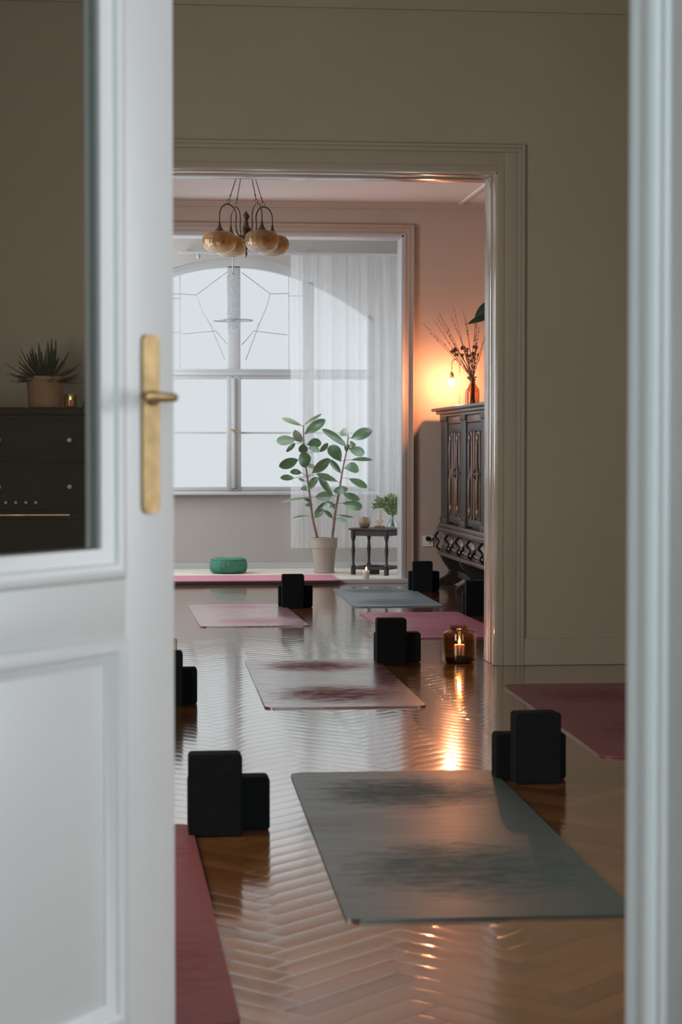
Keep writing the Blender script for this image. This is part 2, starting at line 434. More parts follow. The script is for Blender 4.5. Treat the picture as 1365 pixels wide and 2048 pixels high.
# entrance room
sbox('wall_back', M['wall'], (-1.8, 3.5, -2.2, -2.1, 0, H2+0.1), label='wall behind the camera', cat='wall')
sbox('wall_left', M['wall'], (-1.8, -1.7, -2.1, YB0, 0, H2+0.1), label='left wall of the middle room and entrance', cat='wall')
sbox('wall_right', M['wall'], (3.4, 3.5, -2.1, YB0, 0, H2+0.1), label='right wall of the middle room and entrance', cat='wall')
DX0, DX1, DZ = -0.47, 0.575, 2.25
sbox('wall_front', M['wall'], (-1.7, DX0, YA0, YA1, 0, H2), (DX1, 3.4, YA0, YA1, 0, H2), (DX0, DX1, YA0, YA1, DZ, H2), label='wall around the doorway of the open door', cat='wall')
# door lining, moulded (each profile strip runs the height)
bm = bmesh.new()
def lining_strip(side, y0, y1, t):
    if side > 0: bbox(bm, DX1-t, DX1+0.004, y0, y1, 0, DZ, r=0.004)
    else: bbox(bm, DX0-0.004, DX0+t, y0, y1, 0, DZ, r=0.004)
for sd in (1, -1):
    lining_strip(sd, 2.125, 2.175, 0.026)
    lining_strip(sd, 2.075, 2.128, 0.020)
    lining_strip(sd, 2.02, 2.078, 0.031)
    lining_strip(sd, 1.92, 2.023, 0.024)
    xa, xb = (DX1-0.026, DX1+0.1) if sd > 0 else (DX0-0.1, DX0+0.026)
    bbox(bm, xa, xb, 2.150, 2.178, 0, DZ+0.1, r=0.006)
    bbox(bm, xa, xb, 1.918, 1.950, 0, DZ+0.1, r=0.006)
# one round bead on each side
for x in (DX1-0.030, DX0+0.030):
    tube(bm, [(x, 2.048, 0.0), (x, 2.048, DZ)], 0.013, 12)
    tube(bm, [(x-(0.0 if x < 0 else -0.004), 2.150, 0.0), (x-(0.0 if x < 0 else -0.004), 2.150, DZ)], 0.009, 12)
bbox(bm, DX0, DX1, 1.92, 2.175, DZ-0.03, DZ+0.004)
struct(link_mesh('trim_1', bm, M['white'], smooth=35), 'white moulded frame of the near doorway at the right edge', 'door frame')

# middle / far room wall
sbox('wall_middle', M['wall'], (-1.7, PX0, YB0, YB1, 0, H2), (PX1, 3.4, YB0, YB1, 0, H2), (PX0, PX1, YB0, YB1, PZ, H2),
     label='beige wall with the wide opening into the far room', cat='wall')
# lining of the opening: two boards with a groove between, rounded front edges
bm = bmesh.new(); t = 0.018
for y0, y1, tt in ((YB0-0.012, YB0+0.055, t), (YB0+0.055, YB0+0.105, 0.004), (YB0+0.105, YB1+0.012, t)):
    bbox(bm, PX1-tt, PX1+0.003, y0, y1, 0, PZ, r=min(0.006, tt*0.4))
    bbox(bm, PX0-0.003, PX0+tt, y0, y1, 0, PZ, r=min(0.006, tt*0.4))
    bbox(bm, PX0, PX1, y0, y1, PZ-tt, PZ+0.003, r=min(0.006, tt*0.4))
struct(link_mesh('trim_2', bm, M['trim'], smooth=35), 'glossy grooved lining of the wide opening', 'trim')
def casing(name, yface, sgn, x0, x1, zt, width, mat, label, zb=0.0, dep=0.55):
    """moulded casing around an opening; sgn = -1 faces the camera"""
    bm = bmesh.new()
    steps = ((0.0, width*0.22, 0.018), (width*0.22, width*0.72, 0.013), (width*0.72, width*0.88, 0.026), (width*0.88, width, 0.036))
    for a, b, d in steps:
        d *= dep
        ya, yb = (yface-d, yface+0.002) if sgn < 0 else (yface-0.002, yface+d)
        bbox(bm, x1+a-0.001, x1+b, ya, yb, zb, zt+b, r=0.0035)
        bbox(bm, x0-b, x0-a+0.001, ya, yb, zb, zt+b, r=0.0035)
        bbox(bm, x0-a, x1+a, ya, yb, zt+a-0.001, zt+b, r=0.0035)
    return struct(link_mesh(name, bm, mat, smooth=35), label, 'trim')
casing('trim_3', YB0, -1, PX0, PX1, PZ, 0.122, M['wall'], 'beige painted casing around the wide opening, middle room side')
casing('trim_4', YB1, 1, PX0, PX1, PZ, 0.122, M['trim'], 'casing around the wide opening, far room side')
# cornice in the middle room
def cornice(name, pts_fn, mat, label):
    bm = bmesh.new(); pts_fn(bm); return struct(link_mesh(name, bm, mat, smooth=40), label, 'trim')
def cor_y(bm, y, s, x0, x1, h, size):
    prof = [(0, 0)]
    for k in range(9):
        a = R(90*k/8); prof.append((size*(1-math.cos(a)) + 0.012, -size*1.0 + size*math.sin(a)))
    prof = [(0.0, -size-0.03), (0.014, -size-0.03), (0.014, -size)] + [(0.014+size*(1-math.cos(R(11.25*k))), -size+size*math.sin(R(11.25*k))) for k in range(1, 8)] + [(size+0.014, 0.0), (size+0.03, 0.0), (size+0.03, 0.004), (0, 0.004)]
    A = [bm.verts.new((x0, y+s*a, h+b-0.002)) for a, b in prof]; B = [bm.verts.new((x1, y+s*a, h+b-0.002)) for a, b in prof]
    n = len(prof)
    for i in range(n): bm.faces.new((A[i], A[(i+1)%n], B[(i+1)%n], B[i]))
    bm.faces.new(A); bm.faces.new(B[::-1])
def cor_x(bm, x, s, y0, y1, h, size):
    t = bmesh.new(); cor_y(t, 0, 1, y0, y1, h, size)
    for v in t.verts: v.co = Vector((x+s*v.co.y, v.co.x, v.co.z))
    merge(bm, t)
cornice('trim_5', lambda bm: cor_y(bm, YB0, -1, -1.7, 3.4, H2, 0.13), M['wall'], 'plaster cornice at the top of the beige wall')
def far_cor(bm):
    cor_y(bm, YC0, -1, -1.2, 2.9, H3, 0.012); cor_x(bm, 2.9, -1, YB1, YC0, H3, 0.012); cor_x(bm, -1.2, 1, YB1, YC0, H3, 0.012)
cornice('trim_6', far_cor, M['wallfar'], 'plaster cornice around the far room ceiling')
bm = bmesh.new()     # stucco line on the far ceiling
for x0, x1, y0, y1 in ((2.41, 2.44, YB1+0.05, YC0-0.03), (-0.75, -0.72, YB1+0.05, YC0-0.03)):
    bbox(bm, x0, x1, y0, y1, H3-0.012, H3+0.002, r=0.003)
struct(link_mesh('trim_7', bm, M['ceil']), 'thin stucco line on the far room ceiling', 'trim')
sbox('baseboard_right', M['wall'], (PX1+0.122, 3.4, YB0-0.016, YB0+0.002, 0, 0.125), bev=0.005, label='beige baseboard right of the wide opening', cat='baseboard')
# far room
sbox('wall_left', M['wallfar'], (-1.3, -1.2, YB1, YC1, 0, H3), label='left wall of the far room', cat='wall')
sbox('wall_right', M['wallfar'], (2.9, 3.0, YB1, YC1, 0, H3), label='right wall of the far room behind the carved cabinet', cat='wall')
sbox('wall_back', M['wallfar'], (-1.2, BX0, YC0, YC1, 0, H3), (BX1, 2.9, YC0, YC1, 0, H3), (BX0, BX1, YC0, YC1, BZ, H3), label='warm lit wall around the window bay', cat='wall')
casing('trim_8', YC0, -1, BX0, BX1, BZ, 0.070, M['wallfar'], 'casing around the window bay opening', zb=0.0, dep=1.1)
bm = bmesh.new()
bbox(bm, BX1-0.025, BX1+0.003, YC0-0.022, YC1+0.01, 0.025, BZ, r=0.006); bbox(bm, BX0-0.003, BX0+0.025, YC0-0.022, YC1+0.01, 0.025, BZ, r=0.006)
bbox(bm, BX0, BX1, YC0-0.022, YC1+0.01, BZ-0.025, BZ+0.003, r=0.006)
struct(link_mesh('trim_9', bm, M['trimbay'], smooth=35), 'white lining of the window bay opening', 'trim')
sbox('trim_10', M['trimbay'], (BX0-0.04, BX1+0.04, YC0-0.100, YC0-0.035, 0, 0.03), bev=0.004, label='pale threshold step at the foot of the bay', cat='threshold')
sbox('baseboard_back', M['trim'], (BX1+0.085, 2.9, YC0-0.016, YC0+0.002, 0, 0.09), bev=0.004, label='low baseboard right of the window bay', cat='baseboard')
# bay
sbox('wall_right', M['wallbay'], (2.5, 2.6, YC1, YD, 0.02, H3), label='right side wall of the window bay', cat='wall')
sbox('wall_left', M['wallbay'], (-0.9, -0.8, YC1, YD, 0.02, H3), label='left side wall of the window bay', cat='wall')
WX0, WX1, WC, SILL = -0.36, 1.96, 0.80, 0.655
def arch(x): return 2.545 - 0.33*(x-WC)**2
bm = bmesh.new()
n = 40; xs = [WX0+(WX1-WX0)*k/n for k in range(n+1)]
TH = 0.28
def wall_poly(pts):      # pts in (x,z), extruded through the wall
    a = [bm.verts.new((x, YD, z)) for x, z in pts]; b = [bm.verts.new((x, YD+TH, z)) for x, z in pts]; m_ = len(pts)
    bm.faces.new(a); bm.faces.new(b[::-1])
    for i in range(m_): bm.faces.new((a[i], b[i], b[(i+1)%m_], a[(i+1)%m_]))
wall_poly([(-0.8, 0.02), (2.5, 0.02), (2.5, SILL), (-0.8, SILL)])
wall_poly([(-0.8, SILL), (WX0, SILL), (WX0, arch(WX0)), (WX0, H3), (-0.8, H3)])
wall_poly([(WX1, SILL), (2.5, SILL), (2.5, H3), (WX1, H3), (WX1, arch(WX1))])
wall_poly([(x, arch(x)) for x in xs] + [(WX1, H3), (WX0, H3)])
struct(link_mesh('wall_back', bm, M['wallbay']), 'wall below and around the arched window', 'wall')
sbox('baseboard_back', M['trimbay'], (-0.8, 2.5, YD-0.014, YD+0.002, 0.02, 0.075), bev=0.004, label='low baseboard below the arched window', cat='baseboard')

# ---- window
win = bpy.data.objects.new('window_1', None); COL.objects.link(win); win.location = (0, YD, 0)
struct(win, 'arched window with leaded upper panes and lower casements', 'window')
bm = bmesh.new()
y0, y1 = 0.10, 0.17
bbox(bm, 0.752, 0.858, y0, y1, 1.60, arch(0.8)-0.05, r=0.006)              # upper mullion
bbox(bm, 0.742, 0.800, y0-0.01, y1, SILL, 1.62, r=0.006); bbox(bm, 0.803, 0.862, y0-0.01, y1, SILL, 1.62, r=0.006)
bbox(bm, 0.785, 0.818, y0-0.026, y0+0.01, SILL+0.02, 1.58, r=0.007)
bbox(bm, WX0, WX1, y0-0.006, y1, 1.572, 1.655, r=0.006); bbox(bm, WX0, WX1, y0-0.026, y0+0.01, 1.60, 1.630, r=0.007)
for xa, xb in ((0.145, 0.245), (1.365, 1.462)):
    bbox(bm, xa, xb, y0, y1, SILL, arch((xa+xb)/2)-0.05, r=0.006)
for xa, xb in ((WX0, WX0+0.055), (WX1-0.055, WX1)): bbox(bm, xa, xb, y0, y1, SILL, arch(xa)-0.0, r=0.006)
bbox(bm, WX0, WX1, y0-0.006, y1, SILL-0.005, SILL+0.038, r=0.006)
# arched head, two stepped bands
for dz, ya in ((0.065, y0), (0.030, y0-0.03)):
    A = []
    for x in xs:
        z = arch(x)+0.002
        A.append([bm.verts.new(p) for p in ((x, ya, z-dz), (x, y1, z-dz), (x, y1, z), (x, ya, z))])
    for p, q in zip(A, A[1:]):
        for i in range(4): bm.faces.new((p[i], p[(i+1)%4], q[(i+1)%4], q[i]))
    bm.faces.new(A[0]); bm.faces.new(A[-1][::-1])
link_mesh('window_frame', bm, M['trimbay'], win, smooth=35)
bm = bmesh.new()
for xa, xb in ((WX0, 0.15), (0.24, 0.745), (0.86, 1.37), (1.46, WX1)):
    box(bm, xa, xb, y0+0.02, y0+0.045, 1.125, 1.140)
link_mesh('glazing_bar', bm, M['trimbay'], win)
LEAD = []
def lp(x, y): p = P(x, y, YD+0.14); return (p.x, p.z)
for seg in ([(360,524),(360,736)], [(578,527),(578,738)], [(343,597),(360,597)], [(343,665),(360,665)], [(343,588),(360,588)],
            [(456,543),(393,590),(360,588)], [(393,590),(404,622),(420,648),(432,662),(365,668)], [(484,545),(541,588),(578,587)], [(541,588),(532,618),(520,645),(508,662),(575,670)],
            [(578,592),(606,592)], [(420,648),(450,720)], [(520,645),(492,720)], [(432,662),(456,690)], [(508,662),(484,690)]):
    LEAD.append([lp(*s_) for s_ in seg])
bm = bmesh.new()
for s_ in LEAD:
    tube(bm, [(x, y0+0.04, z) for x, z in s_], 0.0032, 6)
link_mesh('lead_came', bm, M['lead'], win, smooth=60)
bm = bmesh.new()
for xa, xb in ((WX0+0.05, 0.15), (0.24, 0.757), (0.855, 1.37), (1.46, WX1-0.05)):
    xs2 = [xa+(xb-xa)*k/8 for k in range(9)]
    pts = [(xa, 1.645), (xb, 1.645)] + [(x, arch(x)-0.05) for x in xs2[::-1]]
    a = [bm.verts.new((x, y0+0.046, z)) for x, z in pts]; b = [bm.verts.new((x, y0+0.050, z)) for x, z in pts]
    bm.faces.new(a); bm.faces.new(b[::-1])
    for i in range(len(pts)): bm.faces.new((a[i], b[i], b[(i+1)%len(pts)], a[(i+1)%len(pts)]))
    box(bm, xa, xb, y0+0.046, y0+0.050, SILL+0.03, 1.58)
link_mesh('window_pane', bm, M['glass'], win)
bm = bmesh.new()
c = P(469, 862, YD+y0-0.03); cx_, cz_ = c.x, c.z
lathe(bm, [(0.0, 0.0), (0.012, 0.0), (0.012, 0.02), (0.006, 0.03), (0.006, 0.045), (0.0, 0.045)], (cx_, y0-0.05, cz_), 12, axis='y')
tube(bm, [(cx_-0.03, y0-0.05, cz_+0.012), (cx_, y0-0.055, cz_), (cx_+0.03, y0-0.05, cz_-0.01)], [0.006, 0.009, 0.006], 8)
link_mesh('window_handle', bm, M['brass'], win, smooth=40)
bm = bmesh.new(); bbox(bm, WX0-0.06, WX1+0.06, -0.075, 0.11, SILL-0.028, SILL, r=0.008)
link_mesh('window_sill', bm, M['trimbay'], win, smooth=35)

# ---- curtain with rail
cur = thing('sheer_curtain', 'long sheer white curtain drawn over the right half of the arched window', 'curtain', (1.25, YD-0.17, 0.2))
bm = bmesh.new()
NX, NZ = 220, 26; CW, CH = 1.20, 2.36
random.seed(3)
ph_ = [random.random()*6 for _ in range(4)]
grid = []
for j in range(NZ+1):
    row = []
    for i in range(NX+1):
        u = i/NX; v = j/NZ
        yy = 0.010*math.sin(u*74+1.2*math.sin(u*9+ph_[0])+0.5*(1-v)) + 0.004*math.sin(u*131+ph_[1]) + 0.008*math.sin(u*31+ph_[2]+v)
        row.append(bm.verts.new((u*CW, yy, v*CH)))
    grid.append(row)
for j in range(NZ):
    for i in range(NX): bm.faces.new((grid[j][i], grid[j][i+1], grid[j+1][i+1], grid[j+1][i]))
link_mesh('curtain_fabric', bm, M['curtain'], cur, smooth=80)
bm = bmesh.new(); bbox(bm, -0.9, CW+0.03, -0.012, 0.012, CH+0.0, CH+0.022, r=0.003)
for x in (-0.85, 0.1, 1.15): box(bm, x, x+0.02, -0.006, 0.165, CH+0.022, CH+0.034)
link_mesh('curtain_rail', bm, M['trimbay'], cur)
bm = bmesh.new(); p = P(397, 492, YD-0.17)
lathe(bm, [(0.0, 0), (0.012, 0.0), (0.016, 0.02), (0.008, 0.045), (0.0, 0.05)], (p.x-1.25, 0, CH-0.035), 10)
link_mesh('rail_glider', bm, M['lead'], cur, smooth=40)

# ------------------------------------------------------------------ the open door
dv = Vector((math.sin(R(33.9)), math.cos(R(33.9))))
FREE = P(350, 1024, 2.86); LW = 0.86
hinge = Vector((FREE.x, FREE.y)) - dv*LW
door = bpy.data.objects.new('door_1', None); COL.objects.link(door)
door.location = (hinge.x, hinge.y, 0.0); door.rotation_euler = (0, 0, R(90-33.9))
struct(door, 'white half glazed door standing open at the left', 'door')
DT = 0.042; ZB, ZG0, ZG1, ZP0, ZP1 = 0.008, 0.822, 2.02, 0.20, 0.742
SW = 0.128                                  # stile to start of moulding
MW = 0.036                                  # moulding width
bm = bmesh.new()
bbox(bm, LW-SW, LW, 0, DT, ZB, 2.17, r=0.004, seg=3); bbox(bm, 0, SW, 0, DT, ZB, 2.17, r=0.004, seg=3)
bbox(bm, SW-0.002, LW-SW+0.002, 0, DT, ZG1+MW, 2.17, r=0.003); bbox(bm, SW-0.002, LW-SW+0.002, 0, DT, ZP1+0.0, ZG0-0.0, r=0.003)
bbox(bm, SW-0.002, LW-SW+0.002, 0, DT, ZB, ZP0, r=0.003)
link_mesh('door_frame', bm, M['white'], door, smooth=35)
def mould(bm, x0, x1, z0, z1, wdt, prof):
    """picture-frame moulding inside rectangle, profile list of (inset, y)"""
    rings = []
    for ins, yy in prof:
        rings.append([bm.verts.new(p) for p in ((x0+ins, yy, z0+ins), (x1-ins, yy, z0+ins), (x1-ins, yy, z1-ins), (x0+ins, yy, z1-ins))])
    for A, B in zip(rings, rings[1:]):
        for k in range(4): bm.faces.new((A[k], A[(k+1)%4], B[(k+1)%4], B[k]))
def bead_prof(wd):
    return [(0.0, 0.012), (0.0, -0.002)] + [(0.011-0.011*math.cos(R(22.5*k)), -0.001-0.006*math.sin(R(22.5*k))) for k in range(1, 8)] + [(0.0225, 0.000), (0.026, 0.001), (wd*0.85, 0.006), (wd, 0.008), (wd, 0.016)]
bm = bmesh.new()
mould(bm, SW, LW-SW, ZG0, ZG1+MW, MW, bead_prof(MW+0.006))
mould(bm, SW, LW-SW, ZP0, ZP1, MW, bead_prof(MW))
mould(bm, SW+0.001, LW-SW-0.001, ZG0+0.001, ZG1+MW, MW, [(i_, DT-y_) for i_, y_ in bead_prof(MW+0.006)])
mould(bm, SW+0.001, LW-SW-0.001, ZP0, ZP1, MW, [(i_, DT-y_) for i_, y_ in bead_prof(MW)])
link_mesh('door_moulding', bm, M['white'], door, smooth=40)
bm = bmesh.new()
bbox(bm, SW+MW-0.004, LW-SW-MW+0.004, 0.010, DT-0.010, ZP0+MW-0.004, ZP1-MW+0.004, r=0.002)
link_mesh('door_panel', bm, M['white'], door, smooth=35)
bm = bmesh.new(); box(bm, SW+0.03, LW-SW-0.03, 0.011, 0.015, ZG0+0.03, ZG1+0.01)
link_mesh('door_glass', bm, M['doorglass'], door)
# long brass plate and lever
hx = LW-0.066; 
bm = bmesh.new(); tt_ = bmesh.new()
prism(tt_, rounded_rect(0.040, 0.250, 0.010, 5), 0, 0.005)
bmesh.ops.bevel(tt_, geom=[e for e in tt_.edges if all(v.co.z > 0.004 for v in e.verts)], offset=0.0015, segments=2, affect='EDGES')
ZH = P(283, 848, 2.80).z
merge(bm, tt_, Matrix.Translation((hx, 0, ZH)) @ Matrix.Rotation(R(90), 4, 'X'))
plate = link_mesh('handle_plate', bm, M['brass'], door, smooth=35)
plate['label'] = 'long aged brass door plate'
bm = bmesh.new(); zl = P(283, 796, 2.80).z
lathe(bm, [(0.0, -0.0), (0.011, -0.0), (0.011, -0.008), (0.0065, -0.012), (0.006, -0.040), (0.0, -0.040)], (hx, -0.003, zl), 14, axis='y')
tube(bm, curve_pts([(hx, -0.036, zl), (hx-0.006, -0.046, zl), (hx-0.022, -0.050, zl), (hx-0.06, -0.049, zl+0.001), (hx-0.085, -0.047, zl)], 5), [0.006]*16+[0.0065, 0.0068, 0.0072, 0.0070, 0.006], 10)
link_mesh('door_handle', bm, M['brass'], door, smooth=45)
bm = bmesh.new()
for zz in (0.3, 1.9):
    lathe(bm, [(0.0, -0.05), (0.007, -0.05), (0.007, 0.05), (0.0, 0.05)], (-0.006, -0.002, zz), 10)
link_mesh('hinge', bm, M['brass'], door, smooth=40)

# ------------------------------------------------------------------ yoga mats
def yoga_mat(corners, mat, label, z=0.0, r=0.035, group='yoga mats laid out on the floor'):
    """corners: near left, near right, far right, far left (ground points) -> best rectangle"""
    nl, nr, fr, fl = [Vector((p.x, p.y)) for p in corners]
    c = (nl+nr+fr+fl)/4
    ax = ((nr-nl).normalized()*1 + (fr-fl).normalized())
    ay = ((fl-nl)+(fr-nr)).normalized()
    ang = math.atan2(ay.y, ay.x)-PI/2
    W_ = ((nr-nl).length+(fr-fl).length)/2; L_ = ((fl-nl).length+(fr-nr).length)/2
    bm = bmesh.new(); th = 0.006
    prism(bm, rounded_rect(W_, L_, r), 0, th)
    bmesh.ops.bevel(bm, geom=[e for e in bm.edges if all(v.co.z > th*0.9 for v in e.verts)], offset=0.0015, segments=2, affect='EDGES')
    o = link_mesh('yoga_mat', bm, mat, smooth=40)
    o.location = (c.x, c.y, z+0.0005); o.rotation_euler = (0, 0, ang)
    return tag(o, label, 'yoga mat', group)
yoga_mat([G(700,1850), G(1270,1829), G(984,1541), G(580,1552)], M['mat_grey'], 'large dark grey yoga mat in the foreground, worn at hands and feet')
a = G(383,1653); b = G(484,2056)
yoga_mat([b+Vector((-0.62,0,0)), b, a, a+Vector((-0.62,0.0,0))], M['mat_red'], 'dark red yoga mat cut off by the open door at bottom left')
a = G(1005,1372); b = G(1207,1519)
yoga_mat([b, b+Vector((0.62,0.02,0)), a+Vector((0.62,0.02,0)), a], M['mat_red'], 'dark red yoga mat by the beige wall, cut off by the right door frame', r=0.07)
yoga_mat([G(535,1420), G(850,1413), G(752,1318), G(490,1325)], M['mat_rust'], 'dusty red yoga mat in the centre with two darker worn patches')
yoga_mat([G(402,1257), G(617,1251), G(563,1209), G(378,1212)], M['mat_pink'], 'pale shiny pink yoga mat at the left with two rosy patches')
yoga_mat([G(710,1215), G(887,1213.5), G(826,1178.6), G(665,1179)], M['mat_blue'], 'blue grey yoga mat in front of the bay')
yoga_mat([G(797,1278), G(1029,1276), G(913,1225), G(721,1228)], M['mat_rose'], 'rose pink yoga mat behind the glass candle jar')
p = G(682,1160.4,0.031)
yoga_mat([p+Vector((-1.95,0.0,0)), p, p+Vector((0.0,0.64,0)), p+Vector((-1.95,0.64,0))], M['mat_bay'], 'bright pink yoga mat lying across the raised bay floor', z=0.0255)

# ------------------------------------------------------------------ foam blocks
def foam_block(w_, h_, t_):
    bm = bmesh.new(); tt = bmesh.new()
    prism(tt, rounded_rect(w_, h_, 0.011, 4), -t_/2, t_/2)
    bmesh.ops.bevel(tt, geom=[e for e in tt.edges if abs(e.verts[0].co.z-e.verts[1].co.z) < 1e-6], offset=0.004, segments=2, affect='EDGES')
    merge(bm, tt, Matrix.Translation((0, 0, h_/2)) @ Matrix.Rotation(R(90), 4, 'X'))
    return link_mesh('yoga_block', bm, M['foam'], smooth=40)
tall = foam_block(0.138, 0.214, 0.078); wide = foam_block(0.215, 0.140, 0.078)
BG = 'black foam yoga blocks standing in pairs'
first = [True]
def pair(xl, xr, ybot, bxl, bxr, desc, rz=0.0, gap=0.004):
    p = G((xl+xr)/2, ybot)
    y_ = p.y + 0.039
    if first[0]: A, B = tall, wide; first[0] = False
    else:
        A, B = tall.copy(), wide.copy(); COL.objects.link(A); COL.objects.link(B)
    A.location = (p.x, y_, 0.0); A.rotation_euler = (0, 0, rz)
    q = P((bxl+bxr)/2, ybot, y_+0.043)
    B.location = (q.x, y_+0.078+gap, 0.0); B.rotation_euler = (0, 0, rz*0.4)
    tag(A, 'upright black foam block, pair '+desc, 'yoga block', BG)
    tag(B, 'lower black foam block, pair '+desc, 'yoga block', BG)
pair(380, 483, 1675, 374, 543, 'in the left foreground beside the dark red mat')
pair(296, 365, 1414, 286, 394, 'half hidden by the open door')
pair(755, 814, 1329, 751, 843, 'behind the dusty red centre mat')
pair(566, 608, 1217, 560, 624, 'behind the pale pink mat')
pair(828, 866, 1184, 821, 878, 'by the wall right of the bay', rz=R(-3))
pair(932, 981, 1233, 928, 998, 'cut off by the opening beside the carved cabinet', rz=R(-2))
pair(1029, 1125, 1569, 992, 1134, 'at the right behind the dark grey mat', rz=R(4))
bm = bmesh.new(); bbox(bm, -0.04, 0.04, -0.03, 0.03, 0, 0.225, r=0.004)
o = link_mesh('cork_block', bm, M['cork']); p = G(337, 1405); o.location = (p.x+0.0, p.y+0.27, 0)
tag(o, 'tan cork block just showing between the open door and the half hidden black blocks', 'cork block')

# ------------------------------------------------------------------ candle jar and tea light
jp = G(925, 1329)
jar = thing('candle_jar', 'squat amber glass jar with a lit candle inside, on the parquet', 'candle holder', (jp.x, jp.y+0.08, 0))
bm = bmesh.new()
lathe_shell(bm, [(0.060, 0.0), (0.074, 0.004), (0.0785, 0.016), (0.0785, 0.128), (0.075, 0.142), (0.060, 0.150), (0.050, 0.152), (0.048, 0.158), (0.048, 0.170), (0.051, 0.173)], 0.006, seg=48)
link_mesh('glass_jar', bm, M['amber'], jar, smooth=40)
bm = bmesh.new(); lathe(bm, [(0.0, 0.009), (0.066, 0.009), (0.068, 0.030), (0.0, 0.032)], seg=32)
link_mesh('sand_filling', bm, M['black'], jar, smooth=40)
bm = bmesh.new(); lathe(bm, [(0.0, 0.034), (0.024, 0.034), (0.0255, 0.040), (0.0255, 0.082), (0.023, 0.086), (0.015, 0.083), (0.0, 0.082)], seg=24)
link_mesh('candle', bm, M['amberwax'], jar, smooth=40)
def flame_mesh(z, s=1.0):
    bm = bmesh.new(); lathe(bm, [(0.0, z), (0.0055*s, z+0.006*s), (0.007*s, z+0.013*s), (0.0045*s, z+0.024*s), (0.0015*s, z+0.034*s), (0.0, z+0.037*s)], seg=12); return bm
fl = link_mesh('flame', flame_mesh(0.086), M['flame'], jar, smooth=60)
bm = bmesh.new(); tube(bm, [(0, 0, 0.081), (0.001, 0, 0.092)], 0.001, 6); link_mesh('wick', bm, M['black'], jar)
l = bpy.data.lights.new('jar_candle_light', 'POINT'); l.energy = 3.6; l.color = (1.0, 0.42, 0.16); l.shadow_soft_size = 0.006
o = bpy.data.objects.new('jar_candle_light', l); COL.objects.link(o); o.parent = jar; o.location = (0, 0, 0.112)

tp = G(740, 1160, 0.03)
tl_ = thing('tea_light', 'small lit candle in a clear cup at the edge of the bay', 'candle', (tp.x, YC0+0.06, 0.0255))
bm = bmesh.new(); lathe_shell(bm, [(0.018, 0.0), (0.024, 0.003), (0.027, 0.03), (0.029, 0.045)], 0.003, seg=24); link_mesh('glass_cup', bm, M['clear'], tl_, smooth=40)
bm = bmesh.new(); lathe(bm, [(0.0, 0.004), (0.020, 0.004), (0.0235, 0.03), (0.026, 0.058), (0.022, 0.062), (0.0, 0.060)], seg=20); link_mesh('candle', bm, M['wax'], tl_, smooth=40)
link_mesh('flame', flame_mesh(0.063, 0.8), M['flame'], tl_, smooth=60)

# ------------------------------------------------------------------ green cushion
cp = G(459, 1147, 0.03)
cus = thing('meditation_cushion', 'round green meditation cushion on the bay floor', 'cushion', (cp.x, cp.y+0.14, 0.0265))
bm = bmesh.new()
prof = [(0.0, 0.0), (0.10, 0.0), (0.130, 0.006), (0.143, 0.022), (0.147, 0.050), (0.145, 0.082), (0.136, 0.104), (0.115, 0.116), (0.06, 0.119), (0.0, 0.117)]
seg = 96
rings = []
for r_, z_ in prof:
    ring = []
    for k in range(seg):
        a_ = 2*PI*k/seg; pl = 1+0.012*math.cos(24*a_)*(1 if 0.004 < z_ < 0.115 else 0.3)
        zz = z_ + (0.005*math.sin(3*a_+1)*r_/0.14 if z_ > 0.1 else 0)
        ring.append(bm.verts.new((r_*pl*math.cos(a_)*1.0, r_*pl*math.sin(a_), zz)))
    rings.append(ring)
for A, B in zip(rings, rings[1:]):
    for k in range(seg): bm.faces.new((A[k], A[(k+1)%seg], B[(k+1)%seg], B[k]))
bmesh.ops.remove_doubles(bm, verts=bm.verts, dist=1e-5)
link_mesh('cushion_cover', bm, M['green'], cus, smooth=70)
bm = bmesh.new()
for z_, r_ in ((0.012, 0.139), (0.106, 0.136)):
    tube(bm, [(r_*math.cos(2*PI*k/48), r_*math.sin(2*PI*k/48), z_) for k in range(48)], 0.003, 6, closed=True)
link_mesh('piping', bm, M['green'], cus, smooth=60)

# ------------------------------------------------------------------ plants
def add_leaf(bm, base, tip, width, face, droop=0.12, cup=0.18, n=10, taper=1.0):
    """one leaf: base, tip, full width, face = direction the blade faces"""
    base, tip = Vector(base), Vector(tip); ax = tip-base; L_ = ax.length
    if L_ < 1e-4: return
    t = ax.normalized(); nrm = Vector(face); nrm = (nrm - t*nrm.dot(t))
    nrm = nrm.normalized() if nrm.length > 1e-4 else t.orthogonal().normalized()
    s = t.cross(nrm)
    rows = []
    for i in range(n+1):
        u = i/n
        wd = width*0.5*(max(0.0, math.sin(PI*max(0, (u-0.04)/0.96)**taper))**(0.55 if taper > 1 else 0.8) if 0.04 < u < 1 else 0.02)
        wd = max(wd, 0.0012)
        c_ = base + ax*u + nrm*(droop*L_*math.sin(PI*u)) 
        rows.append([c_ + s*(wd*q) + nrm*(abs(q)*cup*wd) for q in (-1, -0.5, 0, 0.5, 1)])
    th = 0.0012
    T = [[bm.verts.new(p + nrm*th*0.5) for p in r_] for r_ in rows]; B = [[bm.verts.new(p - nrm*th*0.5) for p in r_] for r_ in rows]
    for i in range(n):
        for k in range(4):
            bm.faces.new((T[i][k], T[i+1][k], T[i+1][k+1], T[i][k+1])); bm.faces.new((B[i][k], B[i][k+1], B[i+1][k+1], B[i+1][k]))
        bm.faces.new((T[i][0], B[i][0], B[i+1][0], T[i+1][0])); bm.faces.new((T[i][4], T[i+1][4], B[i+1][4], B[i][4]))
    bm.faces.new(T[0]+B[0][::-1]); bm.faces.new(T[n][::-1]+B[n])

